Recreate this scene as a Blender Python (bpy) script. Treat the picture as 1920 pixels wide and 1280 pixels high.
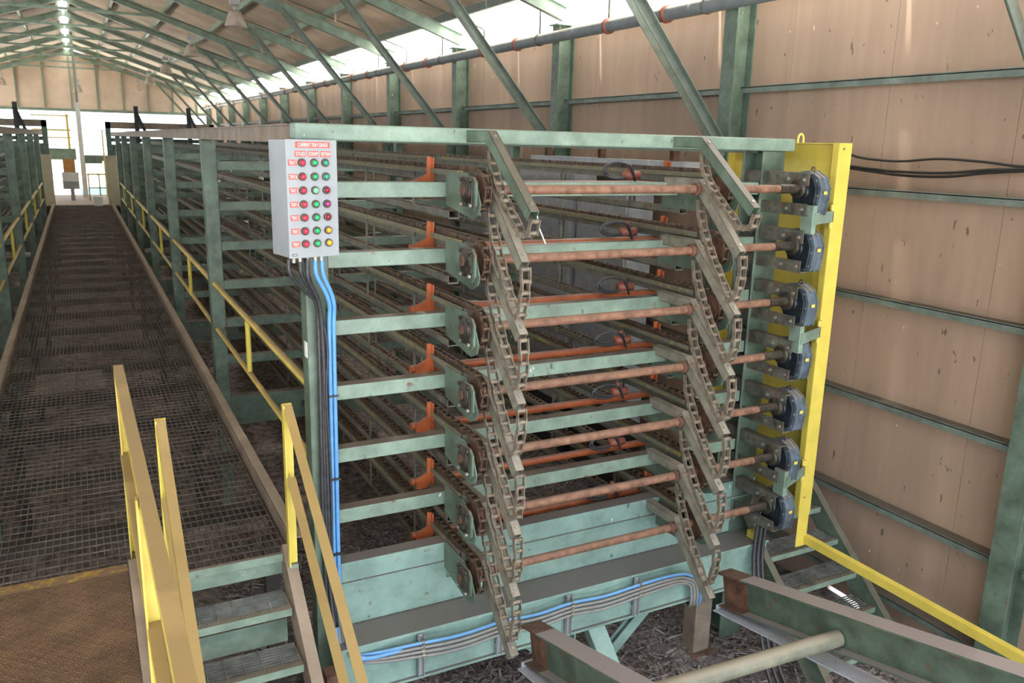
import bpy, math, random
from mathutils import Vector, Matrix
random.seed(7)
C = bpy.context.scene.collection
for o in list(bpy.data.objects): bpy.data.objects.remove(o)
S = bpy.context.scene
PI = math.pi

# ------------------------------------------------------------------ camera
# the place is measured from the camera's eye: x right, y along the shed, z up; the walkway lies at z = -2.6
YAW, PITCH, ROLL = 0.481274, 0.234369, -0.0240495
cy, sy, cp, sp, cr, sr = math.cos(YAW), math.sin(YAW), math.cos(PITCH), math.sin(PITCH), math.cos(ROLL), math.sin(ROLL)
fw = Vector((sy*cp, cy*cp, -sp)); rt = Vector((cy, -sy, 0)); dn = fw.cross(rt)
r2 = rt*cr + dn*sr; d2 = dn*cr - rt*sr
cam = bpy.data.cameras.new('camera'); co = bpy.data.objects.new('camera', cam); C.objects.link(co)
M = Matrix((r2, -d2, -fw)).transposed().to_4x4(); co.matrix_world = M
cam.sensor_width = 36; cam.lens = 1543.5*36/1920; cam.clip_start = 0.05; cam.clip_end = 400
cam.dof.use_dof = True; cam.dof.focus_distance = 5.6; cam.dof.aperture_fstop = 4.0
S.camera = co

# ------------------------------------------------------------------ daylight and exposure
w = bpy.data.worlds.new('daylight'); S.world = w; w.use_nodes = True
bg = w.node_tree.nodes['Background']; bg.inputs[0].default_value = (0.80, 0.90, 1.0, 1); bg.inputs[1].default_value = 2.3
S.view_settings.view_transform = 'Standard'; S.view_settings.look = 'None'
S.view_settings.exposure = 1.0; S.view_settings.gamma = 1; S.view_settings.use_curve_mapping = False
sun = bpy.data.lights.new('sun', 'SUN'); sun.energy = 26.0; sun.angle = math.radians(3); sun.color = (1, 0.93, 0.82)
so = bpy.data.objects.new('sun', sun); C.objects.link(so)
so.rotation_euler = Vector((-0.38, 0.10, 1.0)).to_track_quat('Z', 'Y').to_euler()   # high sun over the left eave

# ------------------------------------------------------------------ materials
def mat(name, col, rough=0.6, metal=0.0, vary=0.25, scale=6.0, dust=0.0, rust=0.0, bump=0.0, stretch=(1,1,1), trans=0.0, emit=None, dustcol=(0.155,0.115,0.09), spots=0.0, rustcol=(0.16,0.06,0.03), col2=None):
    m = bpy.data.materials.new(name); m.use_nodes = True
    n = m.node_tree.nodes; L = m.node_tree.links; b = n['Principled BSDF']
    b.inputs['Roughness'].default_value = rough; b.inputs['Metallic'].default_value = metal
    tc = n.new('ShaderNodeNewGeometry'); mp = n.new('ShaderNodeMapping'); L.new(tc.outputs['Position'], mp.inputs[0])
    mp.inputs['Scale'].default_value = stretch
    nz = n.new('ShaderNodeTexNoise'); nz.inputs['Scale'].default_value = scale; nz.inputs['Detail'].default_value = 6; nz.inputs['Roughness'].default_value = 0.65
    L.new(mp.outputs[0], nz.inputs[0])
    def mix(fac, a, bb):
        x = n.new('ShaderNodeMix'); x.data_type = 'RGBA'
        for i, v in ((0, fac), (6, a), (7, bb)):
            if hasattr(v, 'links'): L.new(v, x.inputs[i])
            elif i == 0: x.inputs[0].default_value = v
            else: x.inputs[i].default_value = (*v, 1)
        return x.outputs[2]
    def ramp(src, lo, hi):
        r = n.new('ShaderNodeMapRange'); r.inputs[1].default_value = lo; r.inputs[2].default_value = hi; L.new(src, r.inputs[0]); return r.outputs[0]
    c2 = col2 or tuple(max(0, v*(1-vary*1.6)) for v in col)
    out = mix(ramp(nz.outputs[0], 0.35, 0.68), c2, tuple(min(1, v*(1+vary*0.35)) for v in col))
    if rust > 0:
        n2 = n.new('ShaderNodeTexNoise'); n2.inputs['Scale'].default_value = scale*2.3; n2.inputs['Detail'].default_value = 8; L.new(tc.outputs['Position'], n2.inputs[0])
        out = mix(ramp(n2.outputs[0], 0.72-rust*0.35, 0.80-rust*0.3), out, rustcol)
    if spots > 0:
        vo = n.new('ShaderNodeTexNoise'); vo.inputs['Scale'].default_value = 17; vo.inputs['Detail'].default_value = 2
        mq = n.new('ShaderNodeMapping'); mq.inputs['Scale'].default_value = (1, 1, 0.45); L.new(tc.outputs['Position'], mq.inputs[0]); L.new(mq.outputs[0], vo.inputs[0])
        out = mix(ramp(vo.outputs[0], 0.74-spots*0.03, 0.78-spots*0.03), out, tuple(v*0.35 for v in col))
        v3 = n.new('ShaderNodeTexNoise'); v3.inputs['Scale'].default_value = 23; v3.inputs['Detail'].default_value = 1; v3.noise_dimensions = '4D'; v3.inputs['W'].default_value = 4.2
        L.new(mq.outputs[0], v3.inputs[0]); out = mix(ramp(v3.outputs[0], 0.775, 0.80), out, (0.75, 0.73, 0.68))
    if dust > 0:
        sx = n.new('ShaderNodeSeparateXYZ'); L.new(tc.outputs['Normal'], sx.inputs[0])
        mu = n.new('ShaderNodeMath'); mu.operation = 'MULTIPLY'; L.new(ramp(sx.outputs[2], 0.45, 0.85), mu.inputs[0]); mu.inputs[1].default_value = dust
        out = mix(mu.outputs[0], out, dustcol)
    L.new(out, b.inputs['Base Color'])
    if bump > 0:
        bp = n.new('ShaderNodeBump'); bp.inputs['Strength'].default_value = bump; bp.inputs['Distance'].default_value = 0.02; L.new(nz.outputs[0], bp.inputs['Height']); L.new(bp.outputs[0], b.inputs['Normal'])
    if trans: b.inputs['Transmission Weight'].default_value = trans
    if emit: b.inputs['Emission Color'].default_value = (*emit[0], 1); b.inputs['Emission Strength'].default_value = emit[1]
    return m
GREEN = mat('green paint', (0.135,0.19,0.14), 0.45, 0, 0.3, 5, 0.85, 0.2, 0.05, spots=0.6)
MINT = mat('pale green paint', (0.235,0.325,0.255), 0.45, 0, 0.24, 4, 0.95, 0.14, 0.04, spots=0.6)
BRACE = mat('brace steel grey green', (0.22,0.26,0.215), 0.4, 0.2, 0.22, 5, 0.3, 0.1)
SKYGREEN = mat('green paint tinted by sky light', (0.27,0.41,0.355), 0.42, 0, 0.2, 4, 0.95, 0.1, 0.04, spots=0.6, dustcol=(0.19,0.155,0.145))  # rack green lightened and blued; bluish sky light put into the colour
STRIP = mat('pale steel strip', (0.55,0.57,0.64), 0.4, 0.2, 0.15, 5)
DKGREEN = mat('dark green paint', (0.10,0.16,0.12), 0.55, 0, 0.3, 6, 0.8, 0.25, 0.05)
ROOFST = mat('roof steel green', (0.24,0.33,0.265), 0.5, 0, 0.22, 4, 0.2, 0.05)
GIRT = mat('girt grey green', (0.17,0.21,0.18), 0.6, 0, 0.25, 6, 0.7, 0.1)
PLY = mat('plywood wall', (0.42,0.295,0.215), 0.8, 0, 0.16, 1.6, 0, 0, 0.05, (1,1,0.12), spots=1.0)
PLYR = mat('plywood ceiling', (0.58,0.47,0.37), 0.85, 0, 0.2, 1.2, 0, 0, 0)
DUSTY = mat('dusty grey steel', (0.27,0.25,0.195), 0.65, 0.1, 0.22, 9, 0.35, 0.1, 0.05, dustcol=(0.36,0.29,0.25))
CHN = mat('dusty chain steel', (0.27,0.22,0.165), 0.6, 0.2, 0.35, 18, 0, 0.15)
RCHN = mat('rusty oiled chain', (0.15,0.095,0.06), 0.5, 0.3, 0.5, 20, 0, 0.3)
RAILG = mat('worn grey green rail', (0.155,0.155,0.122), 0.55, 0.1, 0.3, 7, 0.6, 0.35, 0.05)
RAILY = mat('worn yellow edge paint', (0.38,0.30,0.05), 0.6, 0, 0.4, 9, 0, 1.1, rustcol=(0.16,0.15,0.11))
RUSTP = mat('rusty shaft', (0.29,0.145,0.09), 0.6, 0.1, 0.35, 11, 0.4, 0.2, 0.1, dustcol=(0.30,0.20,0.15))
RUST = mat('rust', (0.17,0.08,0.05), 0.8, 0.1, 0.4, 12, 0.4)
ORANGE = mat('orange paint', (0.52,0.125,0.04), 0.4, 0, 0.22, 10, 0.75, 0.05, dustcol=(0.26,0.17,0.14))
YEL = mat('yellow paint', (0.72,0.57,0.10), 0.45, 0, 0.10, 4, 0.0, 0.0, 0.02)
YELD = mat('yellow rail paint', (0.66,0.50,0.10), 0.5, 0, 0.14, 6, 0.9, 0.06, 0.03, dustcol=(0.235,0.15,0.065))
BEAR = mat('greasy cast bearing', (0.07,0.06,0.045), 0.45, 0.3, 0.5, 14, 0.5, 0.3, 0.2)
GEAR = mat('blue grey cast housing', (0.14,0.18,0.22), 0.45, 0.2, 0.35, 10, 0.85, 0.15, 0.15, dustcol=(0.27,0.24,0.22))
GEARD = mat('dark oiled gear cover', (0.03,0.04,0.05), 0.35, 0.3, 0.3, 10, 0.3)
BRKT = mat('dark bracket steel', (0.15,0.15,0.12), 0.55, 0.1, 0.4, 10, 0.6, 0.45, 0.1)
BOLT = mat('bolt steel', (0.45,0.42,0.36), 0.4, 0.6, 0.3, 20)
BOX = mat('grey enclosure paint', (0.30,0.325,0.345), 0.4, 0, 0.07, 6, 0, 0, 0.01)
BOXS = mat('galvanised grey', (0.42,0.43,0.45), 0.45, 0.2, 0.15, 8, 0.4)
REDP = mat('red engraved plate', (0.75,0.10,0.08), 0.45, 0, 0.1, 10)
WHT = mat('white lettering', (0.85,0.82,0.80), 0.5, 0, 0.05, 10)
BLK = mat('black plastic', (0.02,0.02,0.022), 0.45, 0, 0.2, 20, 0.3)
BEZ = mat('lamp bezel', (0.16,0.12,0.10), 0.35, 0.5, 0.3, 20)
HOSEK = mat('black flexible conduit', (0.05,0.05,0.055), 0.4, 0, 0.3, 30, 0.45, dustcol=(0.2,0.17,0.16))
HOSEB = mat('blue cable', (0.13,0.36,0.72), 0.45, 0, 0.1, 10, 0.3, dustcol=(0.4,0.5,0.6))
HOSEG = mat('grey cable', (0.30,0.30,0.29), 0.5, 0, 0.15, 10, 0.5)
GRATE = mat('grating bars', (0.155,0.12,0.09), 0.6, 0.2, 0.4, 3, 0.0, 0.2)
KERB = mat('dusty channel', (0.27,0.21,0.16), 0.7, 0, 0.25, 5, 0.5, 0.1, dustcol=(0.30,0.23,0.17))
GALV = mat('tread grating', (0.30,0.31,0.29), 0.5, 0.3, 0.3, 9, 0.2)
LENSR = mat('red lens', (0.75,0.03,0.07), 0.15, 0, 0.1, 10, emit=((1,0.03,0.06),0.06))
LENSD = mat('dark red lens', (0.30,0.01,0.04), 0.15, 0, 0.1, 10)
LENSM = mat('magenta lens', (0.45,0.04,0.22), 0.15, 0, 0.1, 10)
LENSG = mat('green lens', (0.02,0.40,0.14), 0.15, 0, 0.1, 10, emit=((0.02,1,0.3),0.04))
LENSL = mat('bright green lens', (0.12,0.75,0.22), 0.15, 0, 0.1, 10, emit=((0.15,1,0.3),0.5))
LENSC = mat('teal lens', (0.02,0.33,0.20), 0.15, 0, 0.1, 10)
LENSO = mat('amber lens', (0.85,0.30,0.02), 0.15, 0, 0.1, 10, emit=((1,0.35,0.03),0.35))
LAMPS = mat('dusty lamp shade', (0.55,0.47,0.40), 0.5, 0.1, 0.25, 8, 0.3, trans=0)
PIPE = mat('grey sprinkler pipe', (0.22,0.25,0.26), 0.5, 0.1, 0.15, 6, 0.9, dustcol=(0.42,0.31,0.21))
COUP = mat('orange pipe coupling', (0.36,0.11,0.07), 0.5, 0, 0.2, 10)
BEIGE = mat('beige panel', (0.46,0.42,0.29), 0.6, 0, 0.1, 4)
WHITE = mat('white cladding', (0.75,0.74,0.70), 0.7, 0, 0.06, 2)
OSB = mat('orange notice board', (0.55,0.26,0.08), 0.8, 0, 0.2, 12)
CHIP = mat('bark chips', (0.30,0.25,0.235), 0.9, 0, 0.5, 30)
CHIPW = mat('pale chips', (0.42,0.38,0.37), 0.9, 0, 0.3, 30)

def glass_fibre(name, col):
    m = bpy.data.materials.new(name); m.use_nodes = True; n = m.node_tree.nodes; L = m.node_tree.links
    n.remove(n['Principled BSDF']); t = n.new('ShaderNodeBsdfTranslucent'); d = n.new('ShaderNodeBsdfDiffuse'); x = n.new('ShaderNodeMixShader')
    t.inputs[0].default_value = (*col, 1); d.inputs[0].default_value = (*col, 1); x.inputs[0].default_value = 0.25
    L.new(t.outputs[0], x.inputs[1]); L.new(d.outputs[0], x.inputs[2]); L.new(x.outputs[0], n['Material Output'].inputs[0]); return m
FIBRE = glass_fibre('translucent roof sheet', (0.86,0.84,0.78))
def dirt_mat():
    m = mat('dirt floor', (0.25,0.205,0.19), 0.95, 0, 0.5, 9, 0, 0, 0.9)
    return m
DIRT = dirt_mat()
def plate_mat():
    m = mat('rusty tread plate', (0.16,0.092,0.05), 0.55, 0.25, 0.3, 3.5, 0, 0.1)
    n = m.node_tree.nodes; L = m.node_tree.links; b = n['Principled BSDF']
    g = n.new('ShaderNodeNewGeometry')
    hs = []
    for sgn in (1, -1):
        mp = n.new('ShaderNodeMapping'); mp.inputs['Rotation'].default_value = (0,0,sgn*PI/4); mp.inputs['Scale'].default_value = (1, 1, 1); L.new(g.outputs['Position'], mp.inputs[0])
        v = n.new('ShaderNodeTexVoronoi'); v.inputs['Randomness'].default_value = 0.0; v.inputs['Scale'].default_value = 1; m3 = n.new('ShaderNodeMapping'); m3.inputs['Scale'].default_value = (20, 48, 0); L.new(mp.outputs[0], m3.inputs[0]); L.new(m3.outputs[0], v.inputs[0]); hs.append(v.outputs['Distance'])
    mi = n.new('ShaderNodeMath'); mi.operation = 'MINIMUM'; L.new(hs[0], mi.inputs[0]); L.new(hs[1], mi.inputs[1])
    r = n.new('ShaderNodeMapRange'); r.inputs[1].default_value = 0.32; r.inputs[2].default_value = 0.15; L.new(mi.outputs[0], r.inputs[0])
    bp = n.new('ShaderNodeBump'); bp.inputs['Strength'].default_value = 1.0; bp.inputs['Distance'].default_value = 0.01
    src = b.inputs['Base Color'].links[0].from_socket; mx = n.new('ShaderNodeMix'); mx.data_type = 'RGBA'; mx.blend_type = 'MULTIPLY'; mx.inputs[0].default_value = 1.0; mx.inputs[7].default_value = (1.7,1.6,1.5,1)
    m2 = n.new('ShaderNodeMix'); m2.data_type = 'RGBA'; L.new(r.outputs[0], m2.inputs[0]); L.new(src, mx.inputs[6]); L.new(src, m2.inputs[6]); L.new(mx.outputs[2], m2.inputs[7]); L.new(m2.outputs[2], b.inputs['Base Color'])
    L.new(r.outputs[0], bp.inputs['Height']); L.new(bp.outputs[0], b.inputs['Normal'])
    return m
PLATE = plate_mat()
YELW = mat('worn yellow edge of tread plate', (0.42,0.25,0.03), 0.6, 0, 0.35, 9, 0, 0.9, rustcol=(0.16,0.092,0.05))

# ------------------------------------------------------------------ mesh building
class MB:
    def __init__(s): s.v = []; s.f = []; s.sm = []
    def add(s, vs, fs, smooth=False):
        k = len(s.v); s.v += [tuple(v) for v in vs]; s.f += [tuple(i+k for i in f) for f in fs]; s.sm += [smooth]*len(fs); return s
    def box(s, x0, x1, y0, y1, z0, z1):
        return s.add([(x,y,z) for z in (z0,z1) for y in (y0,y1) for x in (x0,x1)], [(0,2,3,1),(4,5,7,6),(0,1,5,4),(2,6,7,3),(0,4,6,2),(1,3,7,5)])
    def bar(s, p, q, w_, h, up=(0,0,1), ext=0.0):
        p = Vector(p); q = Vector(q); d = (q-p).normalized(); p = p-d*ext; q = q+d*ext
        u = Vector(up); a = d.cross(u).normalized()*w_/2; b = a.cross(d).normalized()*h/2
        vs = []
        for e in (p, q):
            for sb in (-1, 1):
                for sa in (-1, 1): vs.append(e+a*sa+b*sb)
        return s.add(vs, [(0,2,3,1),(4,5,7,6),(0,1,5,4),(2,6,7,3),(0,4,6,2),(1,3,7,5)])
    def tube(s, pts, r, n=10, caps=True):
        pts = [Vector(p) for p in pts]; rings = []; pa = None
        for i, p in enumerate(pts):
            d = ((pts[min(i+1,len(pts)-1)]-pts[max(i-1,0)])).normalized()
            a = (pa if pa is not None else (Vector((0,0,1)) if abs(d.z) < 0.9 else Vector((1,0,0))))
            a = (a-d*a.dot(d)).normalized(); pa = a; b = d.cross(a)
            rr = r[i] if isinstance(r, (list, tuple)) else r
            rings.append([p+(a*math.cos(2*PI*k/n)+b*math.sin(2*PI*k/n))*rr for k in range(n)])
        vs = [v for g in rings for v in g]; fs = []
        for i in range(len(rings)-1):
            for k in range(n): fs.append((i*n+k, i*n+(k+1)%n, (i+1)*n+(k+1)%n, (i+1)*n+k))
        s.add(vs, fs, True)
        if caps: s.add(rings[0], [tuple(range(n))[::-1]]); s.add(rings[-1], [tuple(range(n))])
        return s
    def prism(s, poly, axis, a0, a1):
        # poly in the two other axes (order x,y,z without the axis)
        def pt(u, v, a): return {'x': (a,u,v), 'y': (u,a,v), 'z': (u,v,a)}[axis]
        n = len(poly); vs = [pt(u,v,a0) for u, v in poly]+[pt(u,v,a1) for u, v in poly]
        fs = [tuple(range(n)), tuple(range(n, 2*n))[::-1]]+[(i, i+n, (i+1)%n+n, (i+1)%n) for i in range(n)]
        return s.add(vs, fs)
    def lathe(s, prof, c, axis='z', n=20):
        vs = []; fs = []
        for r, h in prof:
            for k in range(n):
                a = 2*PI*k/n; u, v = r*math.cos(a), r*math.sin(a)
                vs.append({'z': (c[0]+u, c[1]+v, c[2]+h), 'x': (c[0]+h, c[1]+u, c[2]+v), 'y': (c[0]+u, c[1]+h, c[2]+v)}[axis])
        for i in range(len(prof)-1):
            for k in range(n): fs.append((i*n+k, i*n+(k+1)%n, (i+1)*n+(k+1)%n, (i+1)*n+k))
        return s.add(vs, fs, True)
    def ibeam(s, p, q, w_, h, tf, tw, up=(0,0,1)):
        p = Vector(p); q = Vector(q); d = (q-p).normalized(); a = d.cross(Vector(up)).normalized(); b = a.cross(d).normalized()
        for k in (-1, 1): s.bar(p+b*k*(h-tf)/2, q+b*k*(h-tf)/2, w_, tf, up)
        return s.bar(p, q, tw, h-2*tf, up)
    def build(s, name, m, parent=None, bevel=0, origin=None):
        me = bpy.data.meshes.new(name); o0 = Vector(origin) if origin is not None else Vector((0,0,0))
        me.from_pydata([tuple(Vector(v)-o0) for v in s.v], [], s.f); me.update()
        me.polygons.foreach_set('use_smooth', s.sm)
        import bmesh
        bm = bmesh.new(); bm.from_mesh(me); bmesh.ops.recalc_face_normals(bm, faces=bm.faces); bm.to_mesh(me); bm.free()
        o = bpy.data.objects.new(name, me); C.objects.link(o)
        if m: me.materials.append(m)
        if parent is not None: o.parent = parent
        if origin is not None: o.location = o0
        if bevel:
            bv = o.modifiers.new('bevel', 'BEVEL'); bv.width = bevel; bv.segments = 2; bv.limit_method = 'ANGLE'
        return o
def tag(o, label, cat, group=None, kind=None):
    o['label'] = label; o['category'] = cat
    if group: o['group'] = group
    if kind: o['kind'] = kind
    return o
def thing(name, label, cat, loc=(0,0,0), group=None):
    o = bpy.data.objects.new(name, None); C.objects.link(o); o.location = loc; o.empty_display_size = 0.1
    return tag(o, label, cat, group)
def struct(o): o['kind'] = 'structure'; return o
def kids(o): return [c for c in bpy.data.objects if c.parent == o]
def copytree(o, parent=None):
    c = o.copy(); C.objects.link(c); c.parent = parent
    for k in kids(o): copytree(k, c)
    return c

# ------------------------------------------------------------------ the shed
FL = -4.45
WX = 6.55
FR = [-0.2+3.7*k for k in range(0, 14)]         # frame lines along the shed
YN, YF = -2.0, 49.0
# floor: trodden bark and dirt, heaped a little
def hgt(x, y):
    return 0.05*math.sin(x*1.7+y*0.9)+0.04*math.sin(x*3.1-y*2.3)+0.03*math.sin(x*7+1)*math.sin(y*6.1)+0.012*math.sin(x*19+y*11)*math.sin(y*23-x*5)
b = MB(); nx, ny = 150, 210
vs = []; fs = []
ys = [YN+ (YF-YN)*(j/ny)**1.7 for j in range(ny+1)]
for j in range(ny+1):
    for i in range(nx+1):
        x = -WX+2*WX*i/nx; vs.append((x, ys[j], FL+hgt(x, ys[j])+random.uniform(-.012,.012)))
for j in range(ny):
    for i in range(nx): k = j*(nx+1)+i; fs.append((k, k+1, k+nx+2, k+nx+1))
b.add(vs, fs, True); struct(b.build('floor', DIRT))
# bark chips and sticks lying about, nobody could count them
def chips(n, m, nm, lab, wmax):
    b = MB()
    for _ in range(n):
        x = random.uniform(0.9, 6.3); y = random.uniform(1.6, 9.0); z = FL+hgt(x,y)+0.012
        l = random.uniform(0.015, 0.09); ww = random.uniform(0.006, wmax); a = random.uniform(0, PI); t = random.uniform(-.25,.25)
        if random.random() < 0.10: l *= 2.6; ww = 0.004
        d = Vector((math.cos(a), math.sin(a), t)).normalized()*l
        b.bar(Vector((x,y,z))-d, Vector((x,y,z))+d, ww*2, 0.008)
    tag(b.build(nm, m), lab, 'debris', None, 'stuff')
chips(12000, CHIP, 'bark_litter', 'brown bark chips and sticks littering the dirt under the racks', 0.012)
chips(2600, CHIPW, 'pale_chip_litter', 'pale wood slivers scattered over the dirt floor', 0.010)
# outside ground
struct(MB().box(-60, 60, YF+0.1, 110, FL-0.6, FL-0.45).build('floor', mat('pale concrete outside', (0.55,0.54,0.5), 0.9)))
struct(MB().box(-60, 60, -60, YN-0.05, FL-0.5, FL-0.35).build('floor', mat('pale gravel outside', (0.42,0.42,0.43), 0.9)))
struct(MB().box(-60, -WX-0.1, YN-0.05, YF+0.1, FL-0.5, FL-0.3).build('floor', mat('pale bounce yard', (0.74,0.68,0.60), 0.9)))  # unseen yard, colour raised to bounce light up to the roof
struct(MB().box(WX+0.1, 60, YN-0.05, YF+0.1, FL-0.5, FL-0.3).build('floor', mat('pale bounce yard right', (0.74,0.68,0.60), 0.9)))  # unseen right yard in the same raised bounce colour

# plywood walls with seams
def wall(sx, nm):
    x0, x1 = (WX, WX+0.04) if sx > 0 else (-WX-0.04, -WX)
    ztop = 1.56 if sx > 0 else 0.1  # unseen left wall kept low, shaped to let daylight fill the shed
    b = MB(); y = YN
    while y < YF:
        y1 = min(y+1.22, YF); b.box(x0, x1, y+0.002, y1-0.002, -4.36 if 3.5 < y < 4.4 else -4.5, ztop); y += 1.22
    struct(b.build(nm, PLY)); 
    struct(MB().box(x1 if sx > 0 else x0-0.03, x1+0.03 if sx > 0 else x0, 5.4, YF, -4.45, ztop-0.01).box(x1 if sx > 0 else x0-0.03, x1+0.03 if sx > 0 else x0, YN, 5.4, -4.37, ztop-0.01).build('trim_1', BLK))
wall(1, 'wall_right'); wall(-1, 'wall_left')
# girts, eave members
gi = 2
for sx in (1, -1):
    for z in ((0.65, -0.32, -1.29, -2.24, -3.22, -4.06) if sx > 0 else (0.05, -1.29, -2.24, -3.22)):
        for k in range(len(FR)-1):
            if sx < 0 and k > 0 and k < 3: pass
            y0, y1 = FR[k]+0.11, FR[k+1]-0.11
            b = MB().box(*(sorted((sx*(WX-0.15), sx*(WX-0.001)))), y0, y1, z-0.004, z+0.004)
            b.box(*(sorted((sx*(WX-0.15), sx*(WX-0.14)))), y0, y1, z-0.055, z+0.012)
            struct(b.build('trim_%d' % gi, GIRT)); gi += 1
# roof: panels between purlins, translucent sheet over eaves and ridge slot
def rz(x): return 4.22-0.33*abs(x)
for sx in (1, -1):
    b = MB(); xs = [0.14, 1.25, 2.45, 3.65, 4.85, 6.02]
    for a, c in zip(xs[:-1], xs[1:]):
        y = YN
        while y < YF:
            y1 = min(y+2.44, YF)
            b.add([(sx*a,y+.004,rz(a)),(sx*c,y+.004,rz(c)),(sx*c,y1-.004,rz(c)),(sx*a,y1-.004,rz(a)),
                   (sx*a,y+.004,rz(a)+.03),(sx*c,y+.004,rz(c)+.03),(sx*c,y1-.004,rz(c)+.03),(sx*a,y1-.004,rz(a)+.03)],
                  [(0,1,2,3),(4,7,6,5),(0,4,5,1),(2,6,7,3),(1,5,6,2),(0,3,7,4)]); y += 2.44
    struct(b.build('ceiling', PLYR))
    for px in (0.16, 1.25, 2.45, 3.65, 4.85, 6.02):
        b = MB().box(*sorted((sx*(px-0.035), sx*(px+0.035))), YN, YF, rz(px)-0.14, rz(px)-0.012)
        struct(b.build('trim_%d' % gi, ROOFST if px < 6 else GIRT)); gi += 1
for sx in (1, -1):
    y = YN
    while y < YF:
        y1 = min(y+2.44, YF); a, c = 6.05, 6.75
        struct(MB().add([(sx*a,y+.004,rz(a)+.01),(sx*c,y+.004,rz(c)+.01),(sx*c,y1-.004,rz(c)+.01),(sx*a,y1-.004,rz(a)+.01)], [(0,1,2,3)]).build('window_%d' % gi, FIBRE)); gi += 1; y += 2.44
struct(MB().add([(-.2,YN,rz(.2)+.05),(0,YN,rz(0)+.05),(0.2,YN,rz(.2)+.05),(0.2,YF,rz(.2)+.05),(0,YF,rz(0)+.05),(-.2,YF,rz(.2)+.05)], [(0,1,4,5),(1,2,3,4)]).build('window_1', FIBRE))  # translucent strip added over the ridge slot to diffuse the sun
# far gable wall: plywood above, open to the daylight below
b = MB(); x = -6.2
while x < 6.2:
    x1 = x+1.2; b.prism([(x, 1.25), (x1, 1.25), (x1, rz(x1)+0.02), (x, rz(x)+0.02)], 'y', YF, YF+0.05); x = x1
struct(b.build('wall_back', mat('pale gable board', (0.74,0.60,0.48), 0.8, 0, 0.1, 1.5)))
b = MB()
for i in range(11):
    x = -6.0+1.2*i; b.box(x-0.03, x+0.03, YF-0.12, YF-0.005, 1.2, rz(x)-0.1)
struct(b.build('trim_%d' % gi, ROOFST)); gi += 1
struct(MB().box(-6.5, 6.5, YF-0.15, YF+0.05, 1.12, 1.26).build('trim_%d' % gi, MINT)); gi += 1
b = MB()
for i in range(5): b.box(-6.5, 6.5, YF, YF+0.05, 0.95-0.75*i, 1.0-0.75*i)
struct(b.build('trim_%d' % gi, WHITE)); gi += 1

# steel portal frames: columns, rafters, knee braces, collar tie
ordn = ['behind the camera', 'nearest the camera', 'second from the camera', 'third from the camera', 'fourth from the camera', 'fifth from the camera', 'sixth from the camera', 'seventh from the camera', 'eighth from the camera', 'ninth from the camera', 'tenth from the camera', 'eleventh from the camera', 'twelfth from the camera', 'last before the far gable']
def build_frame():
    t = thing('portal_frame', 'x', 'steel frame')
    for sx in (1, -1):
        b = MB(); 
        b.box(*sorted((sx*6.29, sx*6.305)), -0.10, 0.10, FL-0.05, 1.68); b.box(*sorted((sx*6.535, sx*6.548)), -0.10, 0.10, FL-0.05, 1.68)
        b.box(*sorted((sx*6.305, sx*6.535)), -0.006, 0.006, FL-0.05, 1.68)
        b.build('column', GREEN, t)
        MB().box(*sorted((sx*6.24, sx*6.52)), -0.13, 0.13, 1.68, 1.70).build('cap_plate', ROOFST, t)
        b = MB(); b.ibeam((sx*6.42, 0, 1.84), (sx*0.02, 0, 3.955), 0.10, 0.20, 0.012, 0.01)
        b.build('rafter', ROOFST, t)
        b = MB()
        for dy in (-0.058, 0.058):
            sgn = 1 if dy > 0 else -1
            p, q = Vector((sx*6.3, dy, -0.05)), Vector((sx*3.98, dy, 2.62))
            b.bar(p, q, 0.009, 0.08, (1,0,0)); b.bar(p+Vector((0, sgn*0.035, 0))+Vector((sx*0.03,0,0.026)), q+Vector((0, sgn*0.035, 0))+Vector((sx*0.03,0,0.026)), 0.08, 0.009, (sx*0.75,0,0.65))
        b.build('knee_brace', BRACE, t)
        MB().box(*sorted((sx*6.15, sx*6.3)), -0.008, 0.008, -0.2, 0.12).build('gusset_plate', GREEN, t)
    b = MB(); b.bar((-2.3, 0.07, 3.19), (2.3, 0.07, 3.19), 0.06, 0.07); b.build('collar_tie', ROOFST, t)
    return t
fr0 = build_frame()
for i, y in enumerate(FR):
    o = fr0 if i == 0 else copytree(fr0)
    o.location = (0, y, 0)
    o['label'] = 'green steel portal frame with columns, sloping rafters and knee braces, %s' % ordn[i]
    o['group'] = 'portal frames down the shed'

# ------------------------------------------------------------------ walkway
WZ = -2.6
wk = thing('grated_walkway', 'long dark steel grating walkway running between the two tray racks', 'walkway', (0.07, 5.2, WZ))
WO = (0.07, 5.2, WZ)
def rel(b, name, m, t, o, bevel=0):
    b.v = [tuple(Vector(v)-Vector(o)) for v in b.v]; return b.build(name, m, t, bevel)
b = MB(); y = 4.98; pitch = 0.042
x = -0.86
while x < 1.0:
    b.box(x-0.002, x+0.002, (5.24 if x < 0.3 else 4.98), 35.5, WZ-0.03, WZ); x += pitch
rel(b, 'grating_bearing_bars', GRATE, wk, WO)
b = MB()
while y < 35.5:
    b.box(-0.88 if y > 5.24 else 0.32, 1.0, y-0.003, y+0.003, WZ-0.006, WZ+0.001); y += 0.1
rel(b, 'grating_cross_bars', GRATE, wk, WO)
for x0, x1 in ((1.02, 1.10), (-0.97, -0.89)):
    xi = x0 if x0 > 0 else x1
    b = MB().box(x0, x1, 5.0, 35.5, WZ+0.07, WZ+0.08); b.box(xi-0.005, xi+0.005, 5.0, 35.5, WZ-0.14, WZ+0.08)
    rel(b, 'side_channel', KERB, wk, WO)
y = 5.9
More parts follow.
